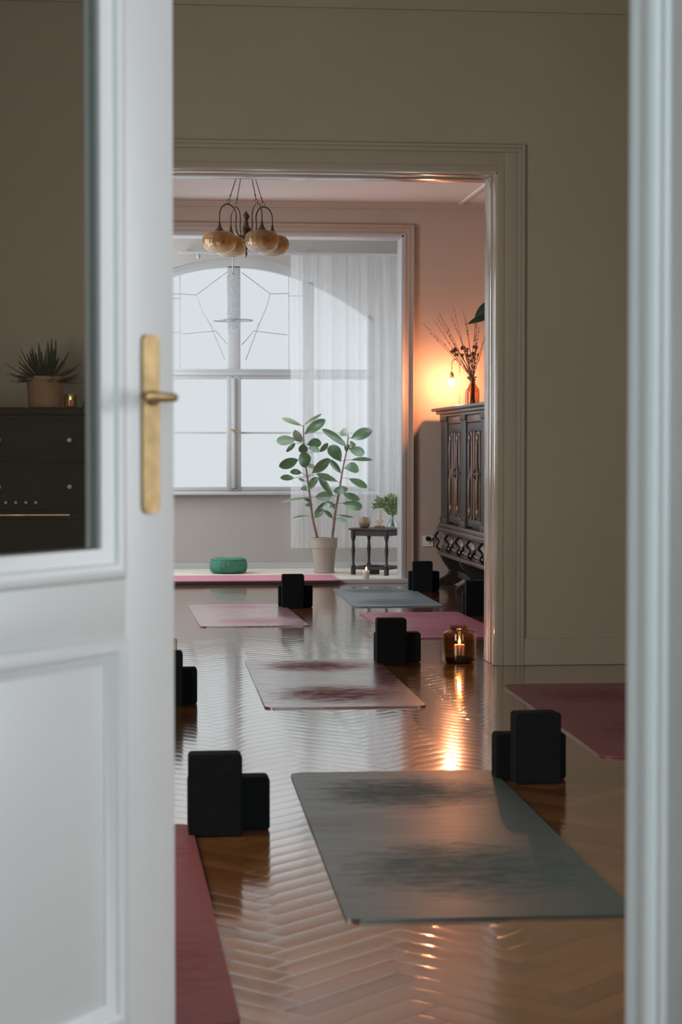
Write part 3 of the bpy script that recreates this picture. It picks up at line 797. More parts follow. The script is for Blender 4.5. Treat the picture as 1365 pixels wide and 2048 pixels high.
PY = 15.62
def Q(x, y, dy=0.0):           # close-up coordinates of the plant -> world
    return P(540+x/4.707, 800+y/4.707, PY+dy)
pot_c = Q(520, 1590); pot_c = Vector((P(649, 1141, PY).x, PY, 0.0255))
rp = thing('rubber_plant', 'tall rubber plant with two stems in a cream pot beside the dark table', 'potted plant', pot_c)
L0 = Vector(pot_c)
bm = bmesh.new()
lathe_shell(bm, [(0.078, 0.0), (0.084, 0.004), (0.084, 0.016), (0.076, 0.022), (0.079, 0.05), (0.093, 0.18), (0.096, 0.192), (0.102, 0.196), (0.105, 0.262), (0.109, 0.266), (0.109, 0.276)], 0.008, seg=40)
link_mesh('pot', bm, M['pot'], rp, smooth=35)
bm = bmesh.new(); lathe(bm, [(0.0, 0.20), (0.088, 0.20), (0.096, 0.258), (0.0, 0.262)], seg=32); link_mesh('soil', bm, M['soil'], rp, smooth=50)
stemA = [(447,1300),(400,1090),(375,880),(340,620),(322,420),(316,250)]
stemB = [(588,1300),(620,1040),(650,880),(690,640),(725,470),(740,335)]
for st, nm, dys in ((stemA, 'a', -0.03), (stemB, 'b', 0.03)):
    bm = bmesh.new(); pts = curve_pts([Q(x, y, dys)-L0 for x, y in st], 6); m_ = len(pts)
    tube(bm, pts, [0.0115-0.0075*i/(m_-1) for i in range(m_)], 8)
    link_mesh('stem', bm, M['stem'], rp, smooth=60)
LV = """305 245 115 170 45 l|320 235 490 130 30 l|330 320 525 185 90 m|300 400 235 280 80 l|250 375 62 385 90 l|240 405 155 490 42 m|320 505 310 415 84 d|
340 640 300 490 120 d|270 560 85 625 95 m|350 420 485 400 90 m|360 450 470 480 60 l|470 490 548 405 50 m|400 690 565 550 88 m|345 610 425 640 50 l|300 685 190 680 58 m|
230 735 98 735 58 d|330 765 270 740 26 d|350 850 300 820 60 d|360 845 452 725 70 m|450 700 595 750 62 d|640 770 440 695 55 d|595 905 460 720 62 m|425 915 590 900 88 m|
365 915 100 960 24 l|385 965 310 920 36 m|405 985 330 990 36 d|415 1075 520 960 36 m|420 1110 512 1030 58 d|590 1110 505 1040 40 d|380 1090 210 1115 26 d|620 1000 520 970 62 m|
670 580 565 430 118 m|672 690 560 560 55 m|735 445 490 275 74 m|760 440 790 400 62 m|740 330 670 290 82 l|765 360 967 290 104 m|740 455 892 505 88 m|760 565 967 565 40 m|
700 640 838 650 104 d|745 740 918 825 70 m|735 835 600 860 76 d|690 880 847 940 64 d|680 970 872 1010 84 d|640 1080 790 1105 20 d|640 1110 717 1150 52 l|700 430 740 470 70 m|640 1000 600 1000 50 m"""
random.seed(11)
bmd, bmp_ = bmesh.new(), bmesh.new()
def near_stem(x, y):
    best = None
    for st, dys in ((stemA, -0.03), (stemB, 0.03)):
        for (x0_, y0_), (x1_, y1_) in zip(st, st[1:]):
            for k in range(6):
                t = k/5; sx__, sy__ = x0_+(x1_-x0_)*t, y0_+(y1_-y0_)*t
                if sy__ < y-12: continue
                d = math.hypot(sx__-x, sy__-y)
                if best is None or d < best[0]: best = (d, sx__, sy__, dys)
    return best or (0, stemA[-1][0], stemA[-1][1], -0.03)
for e in LV.replace('\n', '').split('|'):
    bx_, by_, tx_, ty_, w_, k_ = e.split(); bx_, by_, tx_, ty_, w_ = map(float, (bx_, by_, tx_, ty_, w_))
    d0 = random.uniform(-0.03, 0.03); d1 = d0 + random.choice((-1, 1))*random.uniform(0.03, 0.11)
    ns = near_stem(bx_, by_); d0 += ns[3]; d1 += ns[3]
    bmx = bmp_ if k_ == 'l' else bmd
    face = Vector((random.uniform(-0.35, 0.35), -1, random.uniform(-0.1, 0.5)))
    b_ = Q(bx_, by_, d0)-L0; t_ = Q(tx_, ty_, d1)-L0
    add_leaf(bmx, b_, t_, w_/4.707/F_PX*PY*1.06, face, droop=random.uniform(0.02, 0.10), cup=0.22, n=14, taper=1.18)
    s_ = Q(ns[1], ns[2], ns[3])-L0
    if (s_-b_).length > 0.004:
        bmt = bmesh.new(); tube(bmt, [s_, (s_+b_)/2+Vector((0, 0, 0.004)), b_+(t_-b_)*0.05], 0.0022, 6); link_mesh('leaf_stalk', bmt, M['stem'], rp, smooth=70)
link_mesh('foliage', bmd, M['leaf'], rp, smooth=70)
o = link_mesh('pale_foliage', bmp_, M['leafpale'], rp, smooth=70); o['label'] = 'paler leaves'

# ------------------------------------------------------------------ low dark table in the bay, with its things
def leg_profile(h, r):
    return [(0.0, 0.0), (r*1.15, 0.0), (r*1.15, h*0.16), (r*0.8, h*0.17), (r*1.2, h*0.195), (r*0.75, h*0.225), (r*0.55, h*0.30), (r*0.75, h*0.45), (r*0.95, h*0.55), (r*0.7, h*0.66), (r*0.55, h*0.74),
            (r*1.0, h*0.78), (r*0.7, h*0.80), (r*1.15, h*0.82), (r*1.15, h*1.0), (0.0, h*1.0)]
TZ = 0.0255; TH_ = 0.362
fl_ = G(707, 1148, 0.03)
trot = R(-32); ca, sa = math.cos(trot), math.sin(trot)
LS = 0.285
tcx = fl_.x + (LS/2)*ca - (LS/2)*sa; tcy = fl_.y + (LS/2)*sa + (LS/2)*ca
tab = thing('side_table', 'small low dark wooden table with turned legs in the bay', 'table', (tcx, tcy, TZ), trot)
bm = bmesh.new(); bbox(bm, -0.172, 0.172, -0.172, 0.172, TH_-0.014, TH_, r=0.004, seg=3); link_mesh('tabletop', bm, M['tabwood'], tab, smooth=35)
bm = bmesh.new(); h_ = LS/2
for s in (-1, 1):
    bbox(bm, -h_, h_, s*h_-0.008, s*h_+0.008, TH_-0.06, TH_-0.014, r=0.002); bbox(bm, s*h_-0.008, s*h_+0.008, -h_, h_, TH_-0.06, TH_-0.014, r=0.002)
link_mesh('apron', bm, M['tabwood'], tab)
for sx1 in (-1, 1):
    for sy1 in (-1, 1):
        bm = bmesh.new(); lathe(bm, leg_profile(TH_-0.014, 0.0165), (sx1*h_, sy1*h_, 0), 16); link_mesh('leg', bm, M['tabwood'], tab, smooth=40)
bm = bmesh.new()
for s in (-1, 1):
    bbox(bm, -h_, h_, s*h_-0.009, s*h_+0.009, 0.042, 0.062, r=0.002); bbox(bm, s*h_-0.009, s*h_+0.009, -h_, h_, 0.042, 0.062, r=0.002)
link_mesh('stretcher', bm, M['tabwood'], tab)
ttop = TZ+TH_
# dark box under the table
bm = bmesh.new(); bbox(bm, -0.045, 0.045, -0.04, 0.04, 0, 0.062, r=0.006); bbox(bm, -0.049, 0.049, -0.044, 0.044, 0.055, 0.072, r=0.004)
o = link_mesh('storage_box', bm, M['tabwood'], smooth=35); q = P(747, 1140, tcy); o.location = (q.x, tcy, TZ)
tag(o, 'small dark lidded box on the bay floor under the low table', 'box')
# bowl
q = P(730.5, 1050, tcy-0.05)
bl = thing('candle_bowl', 'round textured brown bowl at the left of the low table', 'bowl', (q.x, tcy-0.02, ttop+0.0005))
bm = bmesh.new(); lathe_shell(bm, [(0.024, 0.0), (0.034, 0.006), (0.043, 0.022), (0.046, 0.042), (0.043, 0.066), (0.037, 0.078), (0.036, 0.082)], 0.005, seg=32); link_mesh('bowl_body', bm, M['bowl'], bl, smooth=50)
bm = bmesh.new(); lathe(bm, [(0.0, 0.006), (0.028, 0.008), (0.034, 0.03), (0.0, 0.032)], seg=20); link_mesh('wax_filling', bm, M['wax'], bl, smooth=40)
# seated figurine
q = P(760, 1050, tcy)
bd = thing('seated_figurine', 'small pale seated meditating figurine in the middle of the low table', 'figurine', (q.x, tcy, ttop+0.0005))
bm = bmesh.new(); lathe(bm, [(0.0, 0.0), (0.041, 0.0), (0.043, 0.008), (0.036, 0.013), (0.0, 0.013)], seg=28, sy_=0.75); o = link_mesh('figurine_base', bm, M['bowl'], bd, smooth=40); o['label'] = 'brown oval base'
bm = bmesh.new()
me_v = [((0,0,0.020),0.016),((0.020,-0.006,0.020),0.011),((0.030,-0.014,0.019),0.009),((0.006,-0.022,0.018),0.008),((-0.020,-0.006,0.020),0.011),((-0.030,-0.014,0.019),0.009),((-0.006,-0.022,0.018),0.008),
        ((0,0,0.045),0.0165),((0,0,0.064),0.0175),((0.019,0,0.066),0.007),((0.026,-0.004,0.048),0.006),((0.012,-0.018,0.036),0.005),((-0.019,0,0.066),0.007),((-0.026,-0.004,0.048),0.006),((-0.012,-0.018,0.036),0.005),
        ((0,0,0.077),0.006),((0,0,0.090),0.0115),((0,0,0.100),0.010),((0,0,0.110),0.005),((0,0,0.120),0.0022)]
ed = [(0,1),(1,2),(2,3),(0,4),(4,5),(5,6),(0,7),(7,8),(8,9),(9,10),(10,11),(8,12),(12,13),(13,14),(8,15),(15,16),(16,17),(17,18),(18,19)]
me = bpy.data.meshes.new('figurine_body'); me.from_pydata([v for v, r_ in me_v], ed, []); me.update()
o = bpy.data.objects.new('figurine_body', me); COL.objects.link(o); me.materials.append(M['stone']); o.parent = bd
md = o.modifiers.new('Skin', 'SKIN'); md.use_smooth_shade = True
for i, (v, r_) in enumerate(me_v): me.skin_vertices[0].data[i].radius = (r_, r_)
me.skin_vertices[0].data[0].use_root = True
o.modifiers.new('Sub', 'SUBSURF').levels = 2; o.modifiers['Sub'].render_levels = 2
# flask with fern sprays
q = P(785, 1050, tcy)
vs = thing('flask_vase', 'clear glass flask holding green fern sprays on the low table', 'vase', (q.x, tcy-0.03, ttop+0.0005))
bm = bmesh.new(); lathe_shell(bm, [(0.045, 0.0), (0.050, 0.004), (0.047, 0.015), (0.022, 0.062), (0.014, 0.075), (0.014, 0.088), (0.017, 0.091)], 0.003, seg=32); link_mesh('flask', bm, M['clear'], vs, smooth=40)
random.seed(5)
bm = bmesh.new(); bs = bmesh.new()
for k in range(13):
    a_ = -1.15 + 2.3*k/12 + random.uniform(-.1, .1); ln = random.uniform(0.11, 0.17); dy_ = random.uniform(-0.06, 0.06)
    c = curve_pts([(0.01*math.sin(a_), 0, 0.01), (0.006*math.sin(a_), 0, 0.09), (ln*0.5*math.sin(a_), dy_*0.5, 0.09+ln*0.62*math.cos(a_*0.6)), (ln*1.02*math.sin(a_), dy_, 0.095+ln*1.0*math.cos(a_*0.95))], 7)
    tube(bs, c, 0.0014, 5)
    for i in range(8, len(c)):
        for sg in (-1, 1):
            for rep in range(2):
                d = (c[i]-c[i-1]).normalized(); side = Vector((d.z, random.uniform(-.6, .6), -d.x))*sg
                add_leaf(bm, c[i], c[i]+side*random.uniform(0.016, 0.030)+d*0.018, 0.0085, (0.2, -1, 0.3), n=4)
link_mesh('fern_fronds', bm, M['fern'], vs, smooth=60); link_mesh('fern_stems', bs, M['fern'], vs, smooth=60)

# ------------------------------------------------------------------ chandelier
CYY = 12.1; cc = P(492.5, 470, CYY)
ch = thing('chandelier', 'bronze chandelier with four amber glass globes hanging in the far room', 'chandelier', (cc.x, CYY, 0))
def cz(y): return P(492, y, CYY).z
bm = bmesh.new()
ys = [(516,0.0005),(512,0.004),(508,0.008),(503,0.005),(499,0.006),(494,0.014),(488,0.022),(484,0.018),(480,0.026),(474,0.024),(468,0.018),(462,0.026),(457,0.028),(452,0.016),(446,0.014),(441,0.010),(438,0.016),(434,0.021),(430,0.018),(425,0.008),(421,0.0005)]
lathe(bm, [(r_, cz(y)) for y, r_ in ys], seg=20, rib=8, ribd=0.06)
link_mesh('centre_column', bm, M['iron'], ch, smooth=40)
zr = cz(415)
bm = bmesh.new(); lathe(bm, [(0.0, H3-0.001), (0.055, H3-0.001), (0.05, H3-0.02), (0.025, H3-0.04), (0.012, H3-0.055), (0.0, H3-0.055)], seg=24); link_mesh('canopy', bm, M['iron'], ch, smooth=40)
p_, q_ = 0.165, 0.085
for ax, ay in ((-p_, -q_), (q_, -p_), (p_, q_), (-q_, p_)):
    ra = math.hypot(ax, ay); u = Vector((ax/ra, ay/ra, 0))
    zt = cz(411) ; zs = cz(453)
    arc = [u*0.02+Vector((0, 0, cz(474))), u*0.055+Vector((0, 0, cz(470))), u*0.072+Vector((0, 0, cz(455)))]
    for k in range(9):
        t = PI*k/8; arc.append(u*(ra-0.058*(1+math.cos(t))+0.0)+Vector((0, 0, zt-0.058*1.25+0.058*1.25*math.sin(t))))
    arc.append(u*ra+Vector((0, 0, zs+0.01)))
    bm = bmesh.new(); tube(bm, curve_pts(arc, 3), 0.0044, 8); link_mesh('arm', bm, M['iron'], ch, smooth=60)
    bm = bmesh.new(); top = u*(ra-0.058)+Vector((0, 0, zt)); end = Vector((0, 0, H3-0.05))+u*0.012
    d = (end-top)
    def link_(cn, sz, rot):
        dd = d.normalized(); s_ = (dd.cross(Vector((0,1,0)))).normalized() if rot else (dd.cross(dd.cross(Vector((0,1,0))))).normalized()
        tube(bm, [cn+dd*sz*math.sin(2*PI*k/12)+s_*sz*0.55*math.cos(2*PI*k/12) for k in range(12)], 0.0022, 6, closed=True)
    L_ = d.length; pos = 0.016
    link_(top+d.normalized()*pos, 0.015, True); pos += 0.024; link_(top+d.normalized()*pos, 0.013, False); pos += 0.012
    while pos < L_-0.03:
        e_ = min(pos+0.15, L_-0.005)
        tube(bm, [top+d.normalized()*pos, top+d.normalized()*(pos+0.01), top+d.normalized()*(e_-0.01), top+d.normalized()*e_], [0.0065, 0.0028, 0.0028, 0.005], 8)
        if e_ < L_-0.05:
            link_(top+d.normalized()*(e_+0.010), 0.011, True); e_ += 0.019; link_(top+d.normalized()*(e_+0.008), 0.010, False); e_ += 0.016
        pos = e_
    link_mesh('suspension_rod', bm, M['iron'], ch, smooth=60)
    bm = bmesh.new(); lathe(bm, [(0.006, zs+0.02), (0.009, zs), (0.014, zs-0.015), (0.022, zs-0.03), (0.038, zs-0.042), (0.040, zs-0.048), (0.0, zs-0.048)], u*ra, 20); hd = link_mesh('shade_holder', bm, M['iron'], ch, smooth=45)
    bm = bmesh.new(); gc = zs-0.098
    gp = [(0.036, gc+0.056), (0.062, gc+0.054), (0.084, gc+0.045), (0.098, gc+0.027), (0.103, gc+0.004), (0.100, gc-0.022), (0.088, gc-0.045), (0.068, gc-0.060), (0.045, gc-0.066)]
    lathe(bm, gp + [(r_-0.004, z_) for r_, z_ in gp[::-1]], u*ra, 48, rib=16, ribd=0.018)
    link_mesh('glass_shade', bm, M['shade'], ch, smooth=60)
    bm = bmesh.new(); sphere(bm, u*ra+Vector((0, 0, gc)), 0.024, sc_=(1,1,1.2)); link_mesh('bulb', bm, M['plastic'], ch, smooth=60)

# ------------------------------------------------------------------ crystal tube mobile in the bay
KY = 15.72; kc = P(466.5, 600, KY)
kr = thing('hanging_mobile', 'tall narrow mobile of glass bead strands with a metal ring, before the window', 'mobile', (kc.x, KY, 0))
def kz(y): return P(466, y, KY).z
bm = bmesh.new(); tube(bm, [(0, 0, H3), (0, 0, kz(546))], 0.0035, 6); tube(bm, [(0, 0, kz(515)), (0, 0, kz(546))], 0.006, 8)
lathe(bm, [(0.0, kz(549)), (0.016, kz(549)), (0.012, kz(547)), (0.0, kz(546))], seg=16); link_mesh('suspension_wire', bm, M['lead'], kr, smooth=50)
bm = bmesh.new()
for s in range(14):
    a_ = 2*PI*s/14; z = kz(551); zb = kz(668 if s % 2 else 655)
    while z > zb:
        rr = 0.046-0.006*(kz(551)-z)/0.4
        lathe(bm, [(0.0005, z-0.016), (0.0065, z-0.010), (0.0065, z-0.005), (0.0005, z)], (rr*math.cos(a_), rr*math.sin(a_), 0), 6); z -= 0.0185
link_mesh('bead_strands', bm, M['crystal'], kr, smooth=50)
bm = bmesh.new(); zk = kz(641)
tube(bm, [(0.155*math.cos(2*PI*k/48), 0.155*math.sin(2*PI*k/48), zk) for k in range(48)], 0.0042, 8, closed=True)
tube(bm, [(0.052*math.cos(2*PI*k/32), 0.052*math.sin(2*PI*k/32), zk) for k in range(32)], 0.003, 8, closed=True)
for k in range(4): a_ = PI*k/2+0.4; tube(bm, [(0.05*math.cos(a_), 0.05*math.sin(a_), zk), (0.155*math.cos(a_), 0.155*math.sin(a_), zk)], 0.0025, 6)
link_mesh('metal_ring', bm, M['lead'], kr, smooth=60)

# ------------------------------------------------------------------ carved cabinet on the right
CF = 2.275                                     # front plane x
CY1, CY0 = 14.66, 12.30                         # far and near end
CT = 1.300
cab = thing('carved_cabinet', 'dark carved wooden cabinet with tall slatted doors against the right wall', 'cabinet', (CF, (CY0+CY1)/2, 0))
oy = (CY0+CY1)/2
def cb(bm, x0, x1, y0, y1, z0, z1, r=0.004): bbox(bm, x0, x1, y0-oy, y1-oy, z0, z1, r=r)
bm = bmesh.new(); cb(bm, 0.03, 0.60, CY0, CY1, 0.44, CT-0.05); link_mesh('cabinet_body', bm, M['cabwood'], cab)
bm = bmesh.new(); cb(bm, -0.075, 0.61, CY0-0.05, CY1+0.07, CT-0.022, CT, r=0.006); cb(bm, -0.045, 0.60, CY0-0.02, CY1+0.035, CT-0.045, CT-0.02, r=0.006); cb(bm, -0.02, 0.60, CY0, CY1+0.015, CT-0.065, CT-0.043, r=0.005)
link_mesh('cabinet_top', bm, M['cabtop'], cab, smooth=35)
def fy(px): return CF*1.0/( (P(px, 898, 10).x)/10.0 )   # depth of an image column on the front plane
pil = [(fy(897.5), CY1), (fy(935), fy(925)), (fy(935)-0.80, fy(935)-0.60-0.0)]
pil[2] = (fy(935)-0.62-0.17, fy(935)-0.62)
for a, b in pil:
    bm = bmesh.new(); cb(bm, -0.012, 0.05, a, b, 0.44, CT-0.055, r=0.006); cb(bm, -0.02, 0.04, a-0.008, b+0.008, 0.44, 0.50, r=0.006); cb(bm, -0.02, 0.04, a-0.008, b+0.008, CT-0.10, CT-0.06, r=0.006)
    link_mesh('pilaster', bm, M['cabwood'], cab, smooth=35)
doors = [(fy(925), fy(897.5)), (pil[2][1], fy(935))]
for a, b in doors:
    W_ = b-a; z0_, z1_ = 0.47, CT-0.12
    bm = bmesh.new()
    cb(bm, 0.0, 0.032, a+0.004, a+0.05, z0_, z1_); cb(bm, 0.0, 0.032, b-0.05, b-0.004, z0_, z1_); cb(bm, 0.0, 0.032, a+0.05, b-0.05, z0_, z0_+0.05); cb(bm, 0.0, 0.032, a+0.05, b-0.05, z1_-0.06, z1_)
    dr = link_mesh('cabinet_door', bm, M['cabwood'], cab, smooth=35)
    # fluted dark slats
    bm = bmesh.new(); k = a+0.06
    while k < b-0.06:
        cb(bm, 0.016, 0.034, k, k+0.022, z0_+0.05, z1_-0.06, r=0.006); k += 0.034
    link_mesh('slats', bm, M['cabwood'], dr, smooth=35)
    bm = bmesh.new()
    for f_ in (0.14, 0.36, 0.64, 0.86):
        yy = a+W_*f_-oy
        tube(bm, [(0.014, yy, z0_+0.05), (0.014, yy, z1_-0.06)], 0.010, 12)
    link_mesh('half_columns', bm, M['cabwood2'], dr, smooth=50)
    # carved centre strip with bosses
    bm = bmesh.new(); yy = a+W_*0.25
    for cen in (0.25, 0.75):
        yy = a+W_*cen
        cb(bm, -0.004, 0.03, yy-0.026, yy+0.026, z0_+0.05, z1_-0.06, r=0.008)
        tube(bm, [(-0.008, yy-oy, z0_+0.10), (-0.012, yy-oy, z0_+0.16), (-0.012, yy-oy, 0.78), (-0.004, yy-oy, 0.83), (-0.012, yy-oy, 0.88), (-0.012, yy-oy, z1_-0.16), (-0.008, yy-oy, z1_-0.10)], [0.007, 0.011, 0.011, 0.008, 0.011, 0.011, 0.007], 10)
        sphere(bm, (-0.006, yy-oy, z1_-0.11), 0.022, 10, 6, (0.7, 1.0, 1.6)); sphere(bm, (-0.006, yy-oy, z0_+0.10), 0.022, 10, 6, (0.7, 1.0, 1.6))
    link_mesh('carved_strip', bm, M['cabwood2'], dr, smooth=50)
    bm = bmesh.new(); yh = a+W_*0.25-oy; zh = 0.83
    tt = bmesh.new(); prism(tt, rounded_rect(0.05, 0.12, 0.02, 5), -0.003, 0.003); merge(bm, tt, Matrix.Translation((-0.008, yh, zh)) @ Matrix.Rotation(R(90), 4, 'Z') @ Matrix.Rotation(R(90), 4, 'X'))
    tube(bm, curve_pts([(-0.012, yh, zh+0.035), (-0.035, yh, zh+0.02), (-0.038, yh, zh-0.01), (-0.014, yh, zh-0.03)], 4), 0.005, 8)
    for s in (-1, 1): tube(bm, [(-0.01, yh, zh), (-0.012, yh+s*0.10, zh+0.002), (-0.012, yh+s*0.14, zh+0.018)], [0.006, 0.005, 0.002], 6)
    link_mesh('door_handle', bm, M['iron'], dr, smooth=50)
# frieze rail above the doors and carved apron below
bm = bmesh.new()
for a, b in doors: cb(bm, -0.004, 0.04, a, b, CT-0.118, CT-0.064, r=0.008)
link_mesh('frieze', bm, M['cabwood2'], cab, smooth=35)
bm = bmesh.new()
cb(bm, -0.030, 0.60, CY0-0.01, CY1+0.02, 0.425, 0.455, r=0.008); cb(bm, -0.045, 0.60, CY0-0.02, CY1+0.03, 0.400, 0.426, r=0.010); cb(bm, -0.022, 0.60, CY0, CY1+0.01, 0.385, 0.402, r=0.006)
cb(bm, -0.035, 0.60, CY0-0.01, CY1+0.02, 0.214, 0.245, r=0.009); cb(bm, -0.015, 0.60, CY0-0.01, CY1+0.01, 0.243, 0.262, r=0.006)
link_mesh('plinth_moulding', bm, M['cabtop'], cab, smooth=35)
bm = bmesh.new(); cb(bm, 0.015, 0.60, CY0, CY1, 0.25, 0.39)
link_mesh('drawer_box', bm, M['cabwood'], cab)
bm = bmesh.new(); NB = 5; step = (CY1-CY0)/NB                    # carved gadroons between brackets
for k in range(NB):
    yc = CY0+step*(k+0.5)-oy
    t = bmesh.new(); prof = []
    for q in range(9):
        a_ = R(-90+180*q/8); prof.append((0.062*math.cos(a_)**0.8 if abs(math.cos(a_)) > 1e-3 else 0.0005, 0.062*math.sin(a_)))
    lathe(t, prof, (0, 0, 0), 24, sx_=0.42, sy_=3.1)
    merge(bm, t, Matrix.Translation((0.012, yc, 0.322)) @ Matrix.Rotation(R(18), 4, 'Y'))
    tube(bm, curve_pts([(-0.006, yc-0.16, 0.268), (-0.022, yc-0.09, 0.285), (-0.010, yc, 0.268), (-0.022, yc+0.09, 0.285), (-0.006, yc+0.16, 0.268)], 4), 0.010, 8)
link_mesh('carved_gadroons', bm, M['cabtop'], cab, smooth=50)
for k in range(NB+1):
    yc = CY0+step*k-oy; yc = min(max(yc, CY0-oy+0.012), CY1-oy-0.012)
    bm = bmesh.new(); tube(bm, curve_pts([(-0.035, yc, 0.385), (-0.058, yc, 0.355), (-0.03, yc, 0.315), (-0.048, yc, 0.28), (-0.02, yc, 0.25)], 3), [0.012, 0.014, 0.014, 0.012, 0.010, 0.008, 0.008, 0.009, 0.010, 0.011, 0.010, 0.009, 0.008], 10)
    link_mesh('carved_bracket', bm, M['cabwood'], cab, smooth=50)
def foot(yc):
    bm = bmesh.new()
    for sgn in (0,):
        outl = [(-0.03, 0.214), (-0.01, 0.17), (0.03, 0.13), (0.05, 0.10), (0.03, 0.07), (-0.02, 0.05), (-0.05, 0.03), (-0.055, 0.0), (0.07, 0.0), (0.11, 0.02), (0.16, 0.06), (0.22, 0.10), (0.24, 0.214)]
        a = [bm.verts.new((x, yc-0.045, z)) for x, z in outl]; b = [bm.verts.new((x, yc+0.045, z)) for x, z in outl]; m_ = len(outl)
        bm.faces.new(a); bm.faces.new(b[::-1])
        for i in range(m_): bm.faces.new((a[i], b[i], b[(i+1)%m_], a[(i+1)%m_]))
    bmesh.ops.bevel(bm, geom=[e for e in bm.edges], offset=0.006, segments=2, affect='EDGES')
    return bm
for yc in (CY1-0.10, CY1-0.95, CY0+0.35): link_mesh('foot', foot(yc-oy), M['cabwood'], cab, smooth=40)
bm = bmesh.new(); cb(bm, 0.09, 0.13, CY0+0.35, CY1-0.10, 0.05, 0.10); cb(bm, 0.42, 0.58, CY0+0.02, CY1-0.02, 0.0, 0.22)
link_mesh('stretcher', bm, M['cabwood'], cab)

# ---- lamp on the cabinet
ctop = CT+0.0005
LY = 14.56; bp = P(904, 765, LY)
lm = thing('table_lamp', 'little stand lamp with a glowing bare bulb on the carved cabinet', 'lamp', (bp.x+0.03, LY, ctop))
bm = bmesh.new(); lathe(bm, [(0.0, 0.0), (0.052, 0.0), (0.052, 0.008), (0.046, 0.012), (0.0, 0.012)], seg=28); link_mesh('lamp_base', bm, M['brass'], lm, smooth=40)
bz = bp.z-ctop
bm = bmesh.new(); tube(bm, curve_pts([(0.028, 0.01, 0.01), (0.028, 0.01, 0.12), (0.028, 0.01, bz+0.13), (0.018, 0.006, bz+0.165), (-0.008, 0, bz+0.17), (-0.028, 0, bz+0.145), (-0.03, 0, bz+0.075)], 6), 0.0035, 8)
link_mesh('lamp_arm', bm, M['brass'], lm, smooth=60)
bm = bmesh.new(); lathe(bm, [(0.006, bz+0.078), (0.013, bz+0.070), (0.016, bz+0.060), (0.016, bz+0.030), (0.012, bz+0.024), (0.0, bz+0.024)], (-0.03, 0, 0), 18); o = link_mesh('lamp_socket', bm, M['brass'], lm, smooth=40); o['label'] = 'brass bulb socket'
bm = bmesh.new(); sphere(bm, (-0.03, 0, bz), 0.020, 16, 10, (1, 1, 1.25)); link_mesh('bulb', bm, M['bulb'], lm, smooth=60)
# ---- vase with dried branches
VY = 13.98; vb = P(945.5, 800, VY)
dv_ = thing('branch_vase', 'glass bottle vase of dried flowers and bare twigs on the carved cabinet', 'vase', (vb.x, VY, ctop))
V0 = Vector((vb.x, VY, ctop))
bm = bmesh.new(); lathe_shell(bm, [(0.044, 0.0), (0.050, 0.005), (0.051, 0.10), (0.047, 0.125), (0.028, 0.150), (0.024, 0.165), (0.024, 0.195), (0.027, 0.198)], 0.003, seg=28); link_mesh('bottle', bm, M['amber'], dv_, smooth=40)
random.seed(21)
bm = bmesh.new(); bf = bmesh.new()
tips = [(845,645),(857,662),(868,640),(874,634),(877,622),(884,640),(907,612),(903,632),(927,620),(933,640),(958,614),(955,640),(960,650),(975,655),(972,668),(950,640)]
for (tx, ty) in tips:
    dy_ = random.uniform(-0.10, 0.10); t_ = P(tx, ty, VY+dy_)-V0
    b_ = Vector((random.uniform(-.02, .02), random.uniform(-.02, .02), 0.01)); nk = Vector((random.uniform(-.010, .010), random.uniform(-.010, .010), 0.19))
    md_ = nk.lerp(t_, 0.5)+Vector((random.uniform(-.012, .012), 0, random.uniform(0.0, .02)))
    c = curve_pts([b_, nk, md_, t_], 7); tube(bm, c, [0.0032-0.0022*i/(len(c)-1) for i in range(len(c))], 6)
    for i in range(10, len(c)-1):
        if random.random() < 0.75:
            d = Vector((random.uniform(-1, 1), random.uniform(-1, 1), random.uniform(.2, 1))).normalized()
            sphere(bm, c[i]+d*0.004, random.uniform(0.002, 0.0045), 6, 4, (1, 1, 1.5))
        if random.random() < 0.22:
            d = (c[i]-c[i-1]).normalized()*0.03+Vector((random.uniform(-.02, .02), random.uniform(-.02, .02), 0.012)); tube(bm, [c[i], c[i]+d], [0.0014, 0.0007], 5)
link_mesh('dried_twigs', bm, M['dried'], dv_, smooth=60)
for (tx, ty, r_) in ((911,700,0.020),(914,709,0.015),(927,697,0.019),(935,700,0.017),(951,695,0.020),(947,708,0.016),(925,710,0.014),(938,712,0.015),(904,703,0.012)):
    t_ = P(tx, ty, VY+random.uniform(-.05, .05))-V0; c = curve_pts([(0, 0, 0.02), (random.uniform(-.01, .01), 0, 0.19), t_], 6); tube(bf, c, 0.0018, 6)
    for k in range(26):
        d = Vector((random.gauss(0, 1), random.gauss(0, 1), random.gauss(0, 1))).normalized(); add_leaf(bf, t_, t_+d*r_*1.15, r_*0.5, (d.y, -d.x, 0.3), n=4)
for k in range(26):
    z_ = random.uniform(0.2, 0.42); a_ = random.uniform(-.1, .07); b_ = Vector((a_*(z_-0.15)*2, random.uniform(-.02, .02), z_-0.05)); add_leaf(bf, b_, b_+Vector((random.uniform(-.035, .035), random.uniform(-.02, .02), random.uniform(-.005, .04))), 0.012, (0.1, -1, 0.2), n=4)
link_mesh('dried_flower_heads', bf, M['dried'], dv_, smooth=60)
